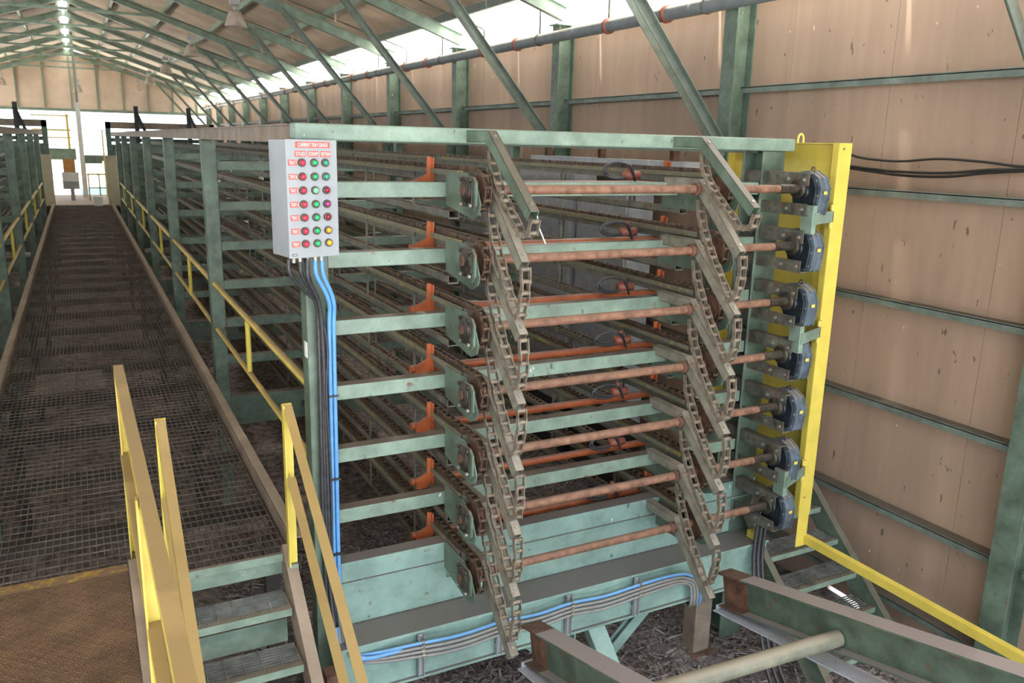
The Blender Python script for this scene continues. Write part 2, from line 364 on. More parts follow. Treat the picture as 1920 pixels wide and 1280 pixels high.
while y < 35:
    rel(MB().box(-0.88, 1.01, y-0.05, y+0.05, WZ-0.13, WZ-0.04), 'joist', mat('dark joist steel', (0.05,0.042,0.035), 0.8) if y < 6 else bpy.data.materials['dark joist steel'], wk, WO); y += 1.15  # joists and legs share one very dark steel colour
y = 5.5
while y < 35:
    for x in (-0.85, 0.98): rel(MB().box(x-0.05, x+0.05, y-0.05, y+0.05, FL-0.1, WZ-0.13), 'support_leg', bpy.data.materials['dark joist steel'], wk, WO)
    y += 4.5
rel(MB().box(0.33, 1.0, 4.955, 4.985, WZ-0.05, WZ+0.004), 'nosing', MINT, wk, WO)
rel(MB().box(0.33, 1.0, 4.99, 5.02, WZ-0.15, WZ-0.05), 'end_channel', MINT, wk, WO)
# debris lying on and under the mesh
tag(MB().box(-0.62, 0.05, 9.5, 10.3, WZ-0.045, WZ-0.035).build('plywood_offcut', CHIP), 'pale sheet offcut caught under the walkway grating', 'board')

# tread plate landing left of the near stairs
pl = thing('tread_plate_landing', 'rusty brown diamond tread plate landing at the walkway end', 'landing', (-0.5, 2.5, WZ))
PO = (-0.5, 2.5, WZ)
rel(MB().box(-1.3, 0.06, -0.8, 5.13, WZ-0.012, WZ), 'deck_plate', PLATE, pl, PO)
rel(MB().box(-1.3, 0.06, 5.131, 5.235, WZ-0.012, WZ), 'edge_strip', YELW, pl, PO)
rel(MB().box(0.065, 0.075, -0.8, 5.22, WZ-0.22, WZ+0.03).box(0.075, 0.15, -0.8, 5.22, WZ+0.02, WZ+0.03), 'side_channel', KERB, pl, PO)
rel(MB().box(0.078, 0.17, 4.9, 5.25, WZ-0.35, WZ+0.0), 'end_plate', MINT, pl, PO)
for x, y in ((-1.2, -0.6), (0.0, -0.6), (-1.2, 4.9), (0.0, 4.9)):
    rel(MB().box(x-0.05, x+0.05, y-0.05, y+0.05, FL-0.1, WZ-0.012), 'support_leg', DKGREEN, pl, PO)

def angle(b, p, q, s_, side, t=0.008):
    # steel angle: flat top flange and a vertical flange on one side
    p = Vector(p); q = Vector(q)
    b.bar(p, q, s_, t); d = (q-p).normalized(); a = d.cross(Vector((0,0,1))).normalized()*side*(s_/2-t/2); u = a.cross(d)
    b.bar(p+a-Vector((0,0,s_/2)), q+a-Vector((0,0,s_/2)), t, s_)
    return b
# level guardrail beside the landing
g = thing('guardrail', 'level yellow angle iron guardrail beside the tread plate landing', 'railing', (0.12, 3.5, WZ)); GO = (0.12, 3.5, WZ)
rel(angle(MB(), (0.112, 5.42, -1.37), (0.14, 1.2, -1.37), 0.054, 1), 'top_rail', YELD, g, GO)
rel(angle(MB(), (0.105, 5.40, -1.93), (0.125, 1.2, -1.93), 0.05, 1), 'mid_rail', YELD, g, GO)
for y in (5.38, 3.3, 1.3):
    rel(MB().box(0.085, 0.093, y-0.03, y+0.03, -2.75, -1.37).box(0.085, 0.14, y+0.022, y+0.03, -2.75, -1.37), 'post', YELD, g, GO)

# stairs
def stair(name, label, x0, x1, ytop, ztop, run, rise, n, first, sm, tm, nose, slen):
    t = thing(name, label, 'stairs', ((x0+x1)/2, ytop-run*n/2, FL)); O = ((x0+x1)/2, ytop-run*n/2, FL)
    for k in range(first, n):
        yk = ytop-run*k; zk = ztop-rise*k; tr = None
        b = MB()
        for i in range(8): b.box(x0+.01, x1-.01, yk+0.052+i*0.028, yk+0.056+i*0.028, zk-0.014, zk)
        i = 0; xx = x0+0.05
        while xx < x1: b.box(xx-0.003, xx+0.003, yk+0.04, yk+0.25, zk-0.012, zk+0.001); xx += 0.105
        tr = rel(b, 'tread', tm, t, O)
        bn = MB().box(x0+.01, x1-.01, yk, yk+0.042, zk-0.004, zk+0.004); bn.box(x0+.01, x1-.01, yk-0.004, yk, zk-0.045, zk+0.004)
        xx = x0+0.03
        while xx < x1-0.03:
            bn.bar((xx, yk+0.008, zk+0.005), (xx+0.018, yk+0.034, zk+0.005), 0.006, 0.006); xx += 0.028
        rel(bn, 'nosing', nose, tr, (0,0,0)); kids(tr)[0].data.transform(Matrix.Translation(-Vector(O)))
    for x in (x0-0.012, x1+0.012):
        p = Vector((x, ytop+0.10, ztop-0.02)); q = Vector((x, ytop+0.1-run*slen, ztop-0.02-rise*slen))
        b = MB(); b.bar(p, q, 0.01, 0.20, (0,0,1)); nrm = Vector((0, rise, run)).normalized() if False else Vector((0, -rise, run)).normalized()
        sg = 1 if x > (x0+x1)/2 else -1
        b.bar(p+nrm*0.10+Vector((sg*0.03,0,0)), q+nrm*0.10+Vector((sg*0.03,0,0)), 0.07, 0.01, (0,0,1)); b.bar(p-nrm*0.10+Vector((sg*0.03,0,0)), q-nrm*0.10+Vector((sg*0.03,0,0)), 0.07, 0.01, (0,0,1))
        rel(b, 'stringer', sm, t, O)
    return t, O
st, SO = stair('stairs', 'pale green open tread stairs dropping from the walkway toward the camera', 0.36, 0.95, 4.93, WZ, 0.275, 0.22, 9, 1, KERB, GALV, MINT, 8.3)
for k in (1, 3): rel(MB().box(0.37, 0.94, 5.02-0.2*k, 5.03-0.2*k, WZ-0.22*k-0.32, WZ-0.22*k-0.16), 'riser_channel', MINT, st, SO)
stair('stairs', 'green open tread stairs beside the plywood wall, behind the yellow guard', 5.14, 6.0, 5.54, -2.84, 0.24, 0.22, 7, 0, GREEN, GALV, MINT, 7)
def stair_rail(nm, lab, x, sg):
    t = thing(nm, lab, 'railing', (x, 4.3, WZ)); O = (x, 4.3, WZ)
    s_ = 0.667
    for z0, y0, L_, nme in ((-1.56, 4.83, 3.0, 'top_rail'), (-2.02, 4.80, 2.6, 'mid_rail')):
        rel(MB().bar((x, y0, z0), (x, y0-L_, z0-s_*L_), 0.052, 0.008, (0,0,1)).bar((x+sg*0.022, y0, z0-0.028), (x+sg*0.022, y0-L_, z0-0.028-s_*L_), 0.008, 0.055, (0,0,1)), nme, YELD, t, O)
    rel(MB().box(x-0.03, x-0.022, 4.80, 4.86, -2.62, -1.56).box(x-0.03, x+0.03, 4.855, 4.863, -2.62, -1.56), 'post', YEL, t, O)
    rel(MB().box(x-0.03, x+0.03, 4.83, 4.87, -2.95, -2.62), 'post_foot', MINT, t, O)
    rel(MB().box(x-0.03, x-0.022, 2.85, 2.91, -4.3, -2.86), 'post', YEL, t, O)
stair_rail('stair_handrail', 'sloping yellow handrail on the left side of the near stairs', 0.29, -1)
stair_rail('stair_handrail', 'sloping yellow handrail on the right side of the near stairs, beside the conduits', 1.0, 1)
# level yellow rail at the right
t = thing('guardrail', 'yellow angle iron rail running from the guard foot to the right edge', 'railing', (5.5, 3, FL)); O = (5.5, 3, FL)
rel(MB().box(5.47, 5.53, 0.3, 4.78, -3.335, -3.327).box(5.47, 5.478, 0.3, 4.78, -3.40, -3.335), 'top_rail', YEL, t, O)
for y in (0.35,): rel(MB().box(5.49, 5.53, y-0.03, y+0.03, FL-0.1, -3.335), 'post', YEL, t, O)

# handrails between the rack posts
POSTY = [5.2, 9.75, 14.2, 18.7, 23.3, 27.6, 32.0]
def bay_rail(lab, x, y0, y1, sgn, grp):
    t = thing('walkway_handrail', lab, 'railing', (x, (y0+y1)/2, WZ), grp); O = (x, (y0+y1)/2, WZ)
    rel(MB().tube([(x, y0, -1.605), (x, y1, -1.605)], 0.03, 10), 'top_rail', YELD, t, O)
    rel(MB().tube([(x, y0, -2.13), (x, y1, -2.13)], 0.025, 10), 'mid_rail', YELD, t, O)
    rel(MB().tube([(x, (y0+y1)/2+.2, -2.13), (x, (y0+y1)/2+.2, -1.605)], 0.024, 10), 'baluster', YEL, t, O)
nth = ['nearest', 'second', 'third', 'fourth', 'fifth', 'sixth']
for i in range(6):
    bay_rail('yellow pipe handrail right of the walkway, %s bay along' % nth[i], 1.26, POSTY[i]+.07, POSTY[i+1]-.07, 1, 'pipe handrails right of the walkway')
    if i > 0: bay_rail('yellow pipe handrail left of the walkway, %s bay along' % nth[i], -1.12, POSTY[i]+.07, POSTY[i+1]-.07, -1, 'pipe handrails left of the walkway')

# ------------------------------------------------------------------ tray racks
def zs(n): return -0.28-0.442*n
RACKO = Vector((3.2, 5.2, FL))
def rack(label, front):
    t = thing('tray_rack', label, 'rack', tuple(RACKO)); O = RACKO
    for i, y in enumerate(POSTY):
        for x in (1.28, 5.05):
            wdt = 0.075 if i == 0 or x < 2 else 0.06
            b = MB()
            if x > 2 and i == 0: b.box(4.93, 5.17, 5.13, 5.15, -4.5, 0.0).box(5.04, 5.06, 5.15, 5.35, -4.5, 0.0).box(4.93, 5.17, 5.35, 5.37, -4.5, 0.0)
            else: b.box(x-wdt, x+wdt, y-0.075, y+0.075, FL-0.1, -0.02)
            rel(b, 'post', GREEN, t, O, 0.008)
        for n in range(6):
            z1 = zs(n)+0.03
            rel(MB().box(1.355, 4.93, y-0.05, y+0.05, z1-0.10, z1), 'crossbar', GREEN if i else MINT, t, O, 0.006)
    rel(MB().box(1.17, 1.33, 5.26, 34.5, -0.02, 0.09).box(1.16, 1.34, 5.26, 34.5, 0.085, 0.095), 'side_beam', KERB, t, O)
    rel(MB().box(5.0, 5.14, 5.28, 34.5, -0.02, 0.09), 'side_beam', GREEN, t, O)
    rel(MB().box(1.17, 5.24, 5.10, 5.26, -0.0, 0.10), 'front_top_beam', MINT, t, O, 0.012)
    # the deep base beam and the flanged beam in front of it
    rel(MB().box(1.355, 5.2, 5.14, 5.26, -3.34, -2.86).box(1.355, 5.2, 5.12, 5.14, -3.02, -3.005), 'base_beam', SKYGREEN, t, O)
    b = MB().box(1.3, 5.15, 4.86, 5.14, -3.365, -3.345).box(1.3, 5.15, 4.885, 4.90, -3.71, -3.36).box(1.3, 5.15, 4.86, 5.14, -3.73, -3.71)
    rel(b, 'lower_beam', SKYGREEN, t, O)
    for x in (4.6, 5.1): rel(MB().box(x-0.006, x+0.006, 4.90, 5.13, -3.71, -3.365), 'stiffener', SKYGREEN, t, O)
    for y in POSTY[1:]:
        rel(MB().box(1.355, 5.0, y-0.06, y+0.06, -3.3, -2.95), 'crossbar', GREEN, t, O)
        rel(MB().box(1.0, 1.2, y-0.05, y+0.05, -2.95, -2.8), 'outrigger', GREEN, t, O)
    return t
rk = rack('green steel seven tray rack right of the walkway', True)

# chain geometry along a path lying in a plane of constant x
def chain_mesh(pts, pitch=0.076, w_=0.05, ph=0.032, closed=False, n=8, roller=0.013):
    P = [Vector(p) for p in pts]; out = [P[0].copy()]; acc = P[0].copy(); i = 1
    while i < len(P):
        d = P[i]-acc; l = d.length
        need = pitch
        if (P[i]-out[-1]).length >= need:
            # find point at distance pitch from out[-1] on segment acc->P[i]
            a = acc-out[-1]; u = d.normalized(); bq = a.dot(u); cq = a.length_squared-need*need
            s_ = -bq+math.sqrt(max(0, bq*bq-cq)); acc = acc+u*s_; out.append(acc.copy())
        else: acc = P[i].copy(); i += 1
    b = MB()
    for k in range(len(out)-1):
        p, q = out[k], out[k+1]; off = w_/2+(0.006 if k % 2 else 0.0)
        d = (q-p).normalized()
        for s_ in (-1, 1):
            o = Vector((s_*off, 0, 0)); nn = d.cross(Vector((1,0,0))).normalized()
            b.bar(p+o, q+o, 0.005, ph, nn, ext=0.012)
        b.tube([p-Vector((off,0,0)), p+Vector((off,0,0))], roller, n, True)
    b.tube([out[-1]-Vector((w_/2,0,0)), out[-1]+Vector((w_/2,0,0))], roller, n, True)
    return b

# one chain conveyor: the rail, the head plate with its bearing, sprocket, upper and return chain
CO = Vector((2.2, 4.75, 0))       # origin at the head shaft
def conveyor(side):
    # side +1: head plate and bearing on the left of the chain; -1 mirrored
    t = thing('chain_conveyor', 'x', 'conveyor', (0,0,0))
    s = side; LEN = 29.0
    b = MB().box(-0.035, 0.035, 0.14, LEN, 0.035, 0.10)
    b.box(-0.042, 0.042, 0.14, LEN, 0.098, 0.104); b.box(-0.042, -0.036, 0.14, LEN, 0.03, 0.04)
    b.build('rail', RAILG, t)
    MB().box(-0.052, -0.043, 0.16, LEN, 0.076, 0.112).box(0.043, 0.052, 0.16, LEN, 0.072, 0.112).build('edge_strip', RAILY, t)
    MB().box(-0.04, 0.04, 0.40, LEN, -0.215, -0.205).box(-0.04, -0.034, 0.40, LEN, -0.215, -0.16).box(0.034, 0.04, 0.40, LEN, -0.215, -0.16).build('return_channel', RAILG, t)
    y = 1.05; 
    while y < LEN:
        MB().box(-0.047, -0.040, y-0.018, y+0.018, -0.2, 0.09).box(0.040, 0.047, y+0.05, y+0.085, -0.2, 0.09).build('hanger', RAILG, t); y += 1.15 if y < 12 else 2.3
    poly = [(0.385, 0.10), (0.05, 0.10), (-0.10, 0.02), (-0.155, -0.08), (-0.13, -0.14), (-0.04, -0.18), (0.385, -0.12)]
    hp = MB().prism(poly, 'x', s*-0.065, s*-0.056).build('head_plate', GREEN, t, 0.003)
    # flanged bearing block with bolts
    MB().prism([(0.11,-0.13),(-0.08,-0.13),(-0.12,-0.09),(-0.12,0.05),(-0.08,0.085),(0.07,0.085),(0.11,0.06)], 'x', s*-0.082, s*-0.065).build('bearing_plate', GREEN, t, 0.004)
    MB().prism([(0.10,-0.17),(0.60,-0.17),(0.60,0.03),(0.10,0.03)], 'x', s*0.052, s*0.06).build('cover_plate', GREEN, t)
    b = MB().prism([(0.08,-0.10),(-0.06,-0.10),(-0.085,-0.07),(-0.085,0.05),(-0.05,0.08),(0.06,0.08),(0.08,0.06)], 'x', s*-0.094, s*-0.082)
    b.lathe([(0.078,s*-0.088),(0.074,s*-0.102),(0.055,s*-0.106),(0.048,s*-0.112),(0.0,s*-0.112)], (0,0,0), 'x', 20)
    bb = b.build('bearing', BEAR, t, 0.006)
    for y, z in ((0.065,0.065),(-0.07,0.065),(0.065,-0.09),(-0.07,-0.09)): MB().tube([(s*-0.09,y,z),(s*-0.106,y,z)], 0.014, 6).build('bolt', BOLT if z < 0 else BEAR, bb)
    MB().tube([(s*-0.12,0,0),(s*-0.1,0,0)], 0.032, 14).build('shaft_end', RUST, bb)
    # sprocket
    pts = []
    for k in range(24):
        a0 = 2*PI*k/24; r = 0.105 if k % 2 == 0 else 0.085; pts.append((r*math.cos(a0), r*math.sin(a0)))
    MB().prism(pts, 'x', -0.012, 0.012).build('sprocket', RUST, t)
    R_ = 0.125
    path = [(0, y_, 0.128) for y_ in (LEN, 0.45)]+[(0, 0.2, 0.126)]
    for k in range(13):
        a = PI/2+PI*k/12; path.append((0, R_*math.cos(a), R_*math.sin(a)))
    path += [(0, 0.3, -0.14), (0, 0.6, -0.175), (0, LEN, -0.175)]
    chain_mesh(path, 0.078, 0.04, 0.027, n=6).build('chain', RCHN, t)
    if s < 0:
        pass
    return t
cvL = conveyor(1); cvR = conveyor(-1)
trn = [7,6,5,4,3,2,1]
def put_conv(src, x, n, lab, grp, used):
    o = src if not used else copytree(src)
    o.location = (x+0.02, 4.74, zs(n)); o['label'] = lab; o['group'] = grp
    return o
lvl = ['top', 'second from top', 'third from top', 'middle', 'third from bottom', 'second from bottom', 'bottom']
for n in range(7):
    put_conv(cvL, 2.2, n, 'rusty chain conveyor of the right rack, left-hand run, %s tray' % lvl[n], 'chain conveyors in the right rack', n > 0)
for n in range(7):
    put_conv(cvR, 4.14, n, 'rusty chain conveyor of the right rack, run nearer the wall, %s tray' % lvl[n], 'chain conveyors in the right rack', n > 0)

# the rack left of the walkway: mirrored copy with its own conveyors (seen from y = 10 on)
rk2 = copytree(rk); rk2['label'] = 'green steel tray rack left of the walkway, partly out of frame'
rk2.location = (0.14-RACKO.x, RACKO.y, RACKO.z); rk2.scale = (-1, 1, 1)
for n in range(7):
    o = copytree(cvL); o.location = (0.14-2.2, 4.75, zs(n)); o['label'] = 'chain conveyor in the left rack, run nearer the walkway, %s tray' % lvl[n]; o['group'] = 'chain conveyors in the left rack'
    o = copytree(cvR); o.location = (0.14-4.14, 4.75, zs(n)); o['label'] = 'chain conveyor in the left rack, outer run, %s tray' % lvl[n]; o['group'] = 'chain conveyors in the left rack'

# drive shafts and gearboxes
def gearbox_src():
    t = thing('gearbox', 'x', 'gearbox')
    pr = [(0.10,0.17),(-0.02,0.185),(-0.13,0.13),(-0.18,0.03),(-0.175,-0.06),(-0.15,-0.20),(-0.05,-0.22),(0.10,-0.20),(0.16,-0.05),(0.16,0.09)]
    MB().prism(pr, 'x', 0.07, 0.21).build('housing', GEAR, t, 0.012)
    rb = MB()
    for x0 in (0.066, 0.135, 0.205): rb.prism([(y*1.035, z*1.035) for y, z in pr], 'x', x0, x0+0.014)
    rb.build('rib', GEAR, t, 0.003)
    MB().prism([(y*0.86, z*0.86) for y, z in pr], 'x', 0.03, 0.068).lathe([(0.0,0.0),(0.07,0.0),(0.075,0.03)], (0,0,0), 'x', 18).build('side_cover', GEARD, t, 0.006)
    MB().lathe([(0.06,0.01),(0.055,0.004),(0.05,0.004),(0.045,0.012),(0.03,0.0)], (0,0,0), 'x', 20).build('oil_seal', BEZ, t)
    for y, z in ((-0.12,0.10),(-0.155,-0.03),(-0.13,-0.16),(0.0,0.155),(0.0,-0.19)): MB().tube([(0.055,y,z),(0.078,y,z)], 0.011, 6).build('bolt', BOLT, t)
    b = MB(); b.tube([(0.12,-0.02+0.022*math.cos(a*PI/6),0.20+0.022*math.sin(a*PI/6)) for a in range(0,13)], 0.007, 6); b.build('lifting_eye', BEZ, t)
    MB().box(0.11, 0.16, -0.192, -0.188, -0.02, 0.01).build('warning_label', YEL, t)
    # electric motor reaching back
    MB().lathe([(0.0,-0.0),(0.10,-0.0),(0.10,0.2),(0.085,0.22),(0.0,0.22)], (0.27,0.05,-0.08), 'y', 16).build('motor', GEARD, t)
    return t
gsrc = gearbox_src()
brk = thing('shaft_bracket', 'x', 'bracket')
# two angles above and below the shaft with an end plate
for z0, z1, zz in ((0.055, 0.15, 0.15), (-0.17, -0.08, -0.17)):
    b = MB().box(-0.006, 0.0, -0.06, 0.40, z0, z1).box(-0.075, 0.0, -0.06, 0.40, zz-0.004, zz+0.004) if False else MB().box(-0.006, 0.0, -0.10, 0.60, z0, z1).box(-0.006, 0.07, -0.10, 0.60, zz-0.004, zz+0.004)
    a = b.build('angle', BRKT, brk)
    for y in (-0.06, 0.10): MB().tube([(-0.02,y,(z0+z1)/2),(0,y,(z0+z1)/2)], 0.014, 6).build('bolt', BOLT, a)
MB().lathe([(0.036,0.0),(0.075,0.0),(0.075,0.02),(0.036,0.02)], (-0.02,0,0.03), 'x', 18).build('shaft_collar', BEAR, brk)
GX = 4.97
shft = None
for n in range(7):
    o = gsrc if n == 0 else copytree(gsrc); o.location = (GX+0.02, 4.75, zs(n)-0.02); o.scale = (0.72, 0.8, 0.84)
    o['label'] = 'blue grey ribbed gearbox driving the %s shaft' % lvl[n]; o['group'] = 'gearboxes inside the yellow guard'
    o = brk if n == 0 else copytree(brk); o.location = (GX-0.01, 4.75, zs(n)-0.03)
    o['label'] = 'dark bolted steel bracket beside the %s gearbox' % lvl[n]; o['group'] = 'gearbox brackets'
    t = thing('drive_shaft', 'rusty round drive shaft of the %s tray' % lvl[n], 'shaft', (3.5, 4.75, zs(n)), 'rusty drive shafts across the rack front'); O = (3.5, 4.75, zs(n))
    rel(MB().tube([(2.23, 4.75, zs(n)), (4.75, 4.75, zs(n))], 0.031, 16), 'shaft', RUSTP, t, O)
    rel(MB().tube([(4.75, 4.75, zs(n)), (4.955, 4.75, zs(n))], 0.036, 16), 'coupling', BEAR, t, O)
    rel(MB().lathe([(0.031,0),(0.046,0),(0.046,0.04),(0.031,0.04)], (3.93, 4.75, zs(n)), 'x', 16), 'collar', RUST, t, O)

# orange stop bars with prongs and hoses
def orange():
    t = thing('stop_bar', 'x', 'stop bar')
    MB().tube([(2.03,0,0),(4.2,0,0)], 0.03, 14).build('pipe', ORANGE, t)
    MB().box(4.205, 4.243, -0.012, 0.0, -0.03, 0.19).box(4.235, 4.243, -0.05, -0.012, -0.03, 0.18).build('prong', ORANGE, t)
    for x in (2.055,):
        MB().prism([(x,-0.045),(x+0.09,-0.045),(x+0.128,0.02),(x+0.128,0.185),(x+0.088,0.195),(x+0.085,0.075),(x,0.035)], 'y', -0.05, -0.035).box(x+0.118, x+0.128, -0.08, -0.035, -0.02, 0.185).build('prong', ORANGE, t)
    return t
osrc = orange()
for n in range(7):
    o = osrc if n == 0 else copytree(osrc); o.location = (0, 5.48, zs(n)-0.005)
    o['label'] = 'orange painted stop bar with upright prongs at the %s tray' % lvl[n]; o['group'] = 'orange stop bars'
def hose(n):
    t = thing('air_cylinder', 'red air cylinder with looped black hoses at the %s tray' % lvl[n], 'cylinder', (3.72, 5.42, zs(n)+0.07), 'air cylinders on the stop bars'); O = (3.72, 5.42, zs(n)+0.07)
    rnd = random.Random(n); z = zs(n)+0.07; zsft = rnd.uniform(-.02,.02)
    rel(MB().lathe([(0,0),(0.035,0.0),(0.035,0.14),(0,0.14)], (3.78, 5.42, z-0.0), 'x', 14).lathe([(0,0),(0.02,0),(0.02,0.05),(0,0.05)], (3.83,5.42,z+0.03),'z',8), 'barrel', COUP, t, O)
    for j in range(2):
        pts = []
        for k in range(15):
            a = PI*0.1+1.55*PI*k/14; rx = 0.12+0.02*j; rz_ = 0.05+0.008*j+zsft*.3
            pts.append((3.70-j*0.02+rx*math.cos(a), 5.38-0.025*j, z+0.035+rz_*math.sin(a)))
        pts = [(3.88, 5.40, z-0.06)]+pts
        rel(MB().tube(pts, 0.009, 8), 'hose', HOSEK, t, O)
for n in range(7): hose(n)

# landing arms (bent box tube) and the chains slung between them
def arm_src(top):
    t = thing('landing_arm', 'x', 'arm')
    b = MB(); h = 0.075; wd = 0.062
    # profile in y,z  (origin at the bend, top surface)
    e = Vector((0, -0.585, -0.455)) if top else Vector((0, -0.49, -0.465)); d = e.normalized(); nn = Vector((0, -d.z, d.y))*-1
    poly_up = [(0.40, 0.0), (0.0, 0.0), (e.y, e.z)]
    off = Vector((0, -e.z, e.y)).normalized()   # perpendicular
    if off.z > 0: off = -off
    lo_end = e+off*h; lo_bend = Vector((0, 0.03, -h)); 
    poly = [(0.40, 0.0), (0.0, 0.0), (e.y, e.z), (lo_end.y, lo_end.z), (lo_bend.y, lo_bend.z), (0.40, -h)]
    # hollow tube: four walls
    th = 0.005
    b.prism(poly, 'x', -wd/2, -wd/2+th); b.prism(poly, 'x', wd/2-th, wd/2)
    def strip(a, c):
        a = Vector((0,)+a) if len(a) == 2 else a; c = Vector((0,)+c) if len(c) == 2 else c
        m = (c-a).normalized(); nrm = Vector((0, -m.z, m.y))
        b.add([a+Vector((s1,0,0)) for s1 in (-wd/2, wd/2)]+[c+Vector((s1,0,0)) for s1 in (wd/2, -wd/2)]+
              [a+nrm*th+Vector((s1,0,0)) for s1 in (-wd/2, wd/2)]+[c+nrm*th+Vector((s1,0,0)) for s1 in (wd/2, -wd/2)],
              [(0,1,2,3),(4,7,6,5),(0,4,5,1),(1,5,6,2),(2,6,7,3),(3,7,4,0)])
    strip(poly[0], poly[1]); strip(poly[1], poly[2]); strip(poly[3], poly[4]); strip(poly[4], poly[5])
    b.build('tube', GREEN if top else DUSTY, t)
    for s_ in (0.08, 0.92):
        c = e*s_; u = -off
        MB().tube([c-u*0.002, c+u*0.006], 0.012, 8).build('bolt_head', BOLT, t)
    return t
aT = arm_src(True); aD = arm_src(False)
def bend(n): return Vector((0, 4.78, 0.085)) if n < 0 else Vector((0, 4.78, zs(n)+0.07))
first = {'T': True, 'D': True}
for side, X in (('left-hand', 2.32), ('right-hand', 4.02)):
    for n in range(-1, 7):
        kx = 'T' if n < 0 else 'D'; src = aT if n < 0 else aD
        o = src if first[kx] else copytree(src); first[kx] = False
        p = bend(n); o.location = (X, p.y, p.z)
        o['label'] = ('green bent tube arm welded to the top beam, %s row' % side) if n < 0 else 'dusty bent tube landing arm, %s row, %s tray' % (side, lvl[n])
        o['group'] = 'bent landing arms, %s row' % side
def chain_loop(n, X, seed):
    # from below the bend of arm n, down over the arm below, and up to the end of arm n
    rnd = random.Random(seed)
    B = bend(n); E = B+(Vector((0, -0.585, -0.50)) if n < 0 else Vector((0, -0.485, -0.50))); B2 = bend(n+1) if n < 6 else None
    drop = B.z-(B2.z if B2 is not None else B.z-0.442)
    A = B+Vector((0, -0.0, -0.16)); L_ = E+Vector((0, 0.055+rnd.uniform(-.02,.02), -0.37))
    if n < 0: L_ = E+Vector((0, 0.10, -0.06)); E2 = E
    def bz(a, c1, c2, d, m): return [a*(1-u)**3+c1*3*u*(1-u)**2+c2*3*u*u*(1-u)+d*u**3 for u in [i/m for i in range(m+1)]]
    sag = 0.05+rnd.uniform(0, .03)
    if n < 0:
        L_ = B+Vector((0,-0.42,-0.60)); A = B+Vector((0,0.0,-0.13))
        p1 = bz(A, A+Vector((0,-0.02,-0.2)), L_+Vector((0,0.16,0.14)), L_, 14)
        p2 = bz(L_, L_+Vector((0,-0.03,-0.0)), E+Vector((0,-0.02,-0.14)), E+Vector((0,0,0.0)), 8)
    else:
        p1 = bz(A, A+Vector((0,-0.03,-0.25)), L_+Vector((0,0.14,0.20)), L_, 16)
        p2 = bz(L_, L_+Vector((0,-0.05,0.10)), E+Vector((0,-0.03,-0.12)), E+Vector((0,0,0.0)), 10)
    return chain_mesh(p1+p2[1:], 0.072, 0.046, 0.034, n=8, roller=0.014)
for si, (side, X) in enumerate((('left-hand', 2.32), ('right-hand', 4.02))):
    for n in range(-1, 6):
        b = chain_loop(n, X, si*10+n)
        o = b.build('hanging_chain', CHN); o.location = (X, 0, 0)
        tag(o, 'slack steel roller chain slung from %s arm, %s row' % ('the top beam' if n < 0 else 'the '+lvl[n]+' tray', side), 'chain', 'slack chains between the arms')
# a zip tie end under the topmost left arm
tag(MB().tube([(2.35,4.22,-0.40),(2.36,4.21,-0.47),(2.40,4.20,-0.56)], 0.004, 6).build('cable_tie', WHT), 'white cable tie hanging from the top left-hand arm end', 'cable tie')

# yellow guard with hinges
gd = thing('guard_door', 'tall bright yellow sheet metal guard beside the gearboxes', 'guard', (5.42, 4.77, FL)); O = (5.42, 4.77, FL)
rel(MB().box(5.50, 5.508, 4.78, 6.10, -3.12, 0.075).box(5.42, 5.50, 6.09, 6.10, -3.12, 0.075), 'side_panel', YEL, gd, O)
rel(MB().box(5.45, 5.508, 4.772, 6.10, 0.067, 0.075).box(5.0, 5.49, 6.06, 6.07, 0.02, 0.075), 'top_flange', YEL, gd, O)
rel(MB().box(5.372, 5.515, 4.765, 4.773, -3.12, 0.075).box(5.372, 5.378, 4.773, 4.83, -3.12, 0.075), 'front_strip', YEL, gd, O, 0.003)
rel(MB().box(5.375, 5.50, 4.762, 4.766, -3.42, -3.05), 'lower_strip', YEL, gd, O)
rel(MB().tube([(5.24+0.03*math.cos(a*PI/8), 5.05, 0.095+0.045*math.sin(a*PI/8)) for a in range(0, 9)], 0.009, 8).tube([(5.21,5.05,0.07),(5.21,5.05,0.10)],0.009,8).tube([(5.27,5.05,0.07),(5.27,5.05,0.10)],0.009,8), 'lifting_lug', YEL, gd, O)
for z in (-0.50, -1.45, -2.68):
    h = rel(MB().bar((5.00, 4.60, z), (5.34, 4.735, z), 0.012, 0.09).box(4.985, 5.03, 4.607, 4.72, z-0.12, z+0.10), 'hinge_arm', MINT, gd, O)
    hh = MB().tube([(5.352,4.75,z-0.04),(5.352,4.75,z+0.04)], 0.016, 12).build('hinge_pin', BRKT, h); hh.data.transform(Matrix.Translation(-Vector(O)))
    hh = MB().tube([(5.352,4.75,z+0.045),(5.352,4.75,z+0.095)], 0.02, 12).tube([(5.352,4.75,z-0.095),(5.352,4.75,z-0.045)], 0.02, 12).build('hinge_knuckle', YEL, h); hh.data.transform(Matrix.Translation(-Vector(O)))
for z in (0.03, -2.95): rel(MB().tube([(5.42,4.755,z),(5.42,4.765,z)], 0.008, 8), 'bolt_head', BOLT, gd, O)

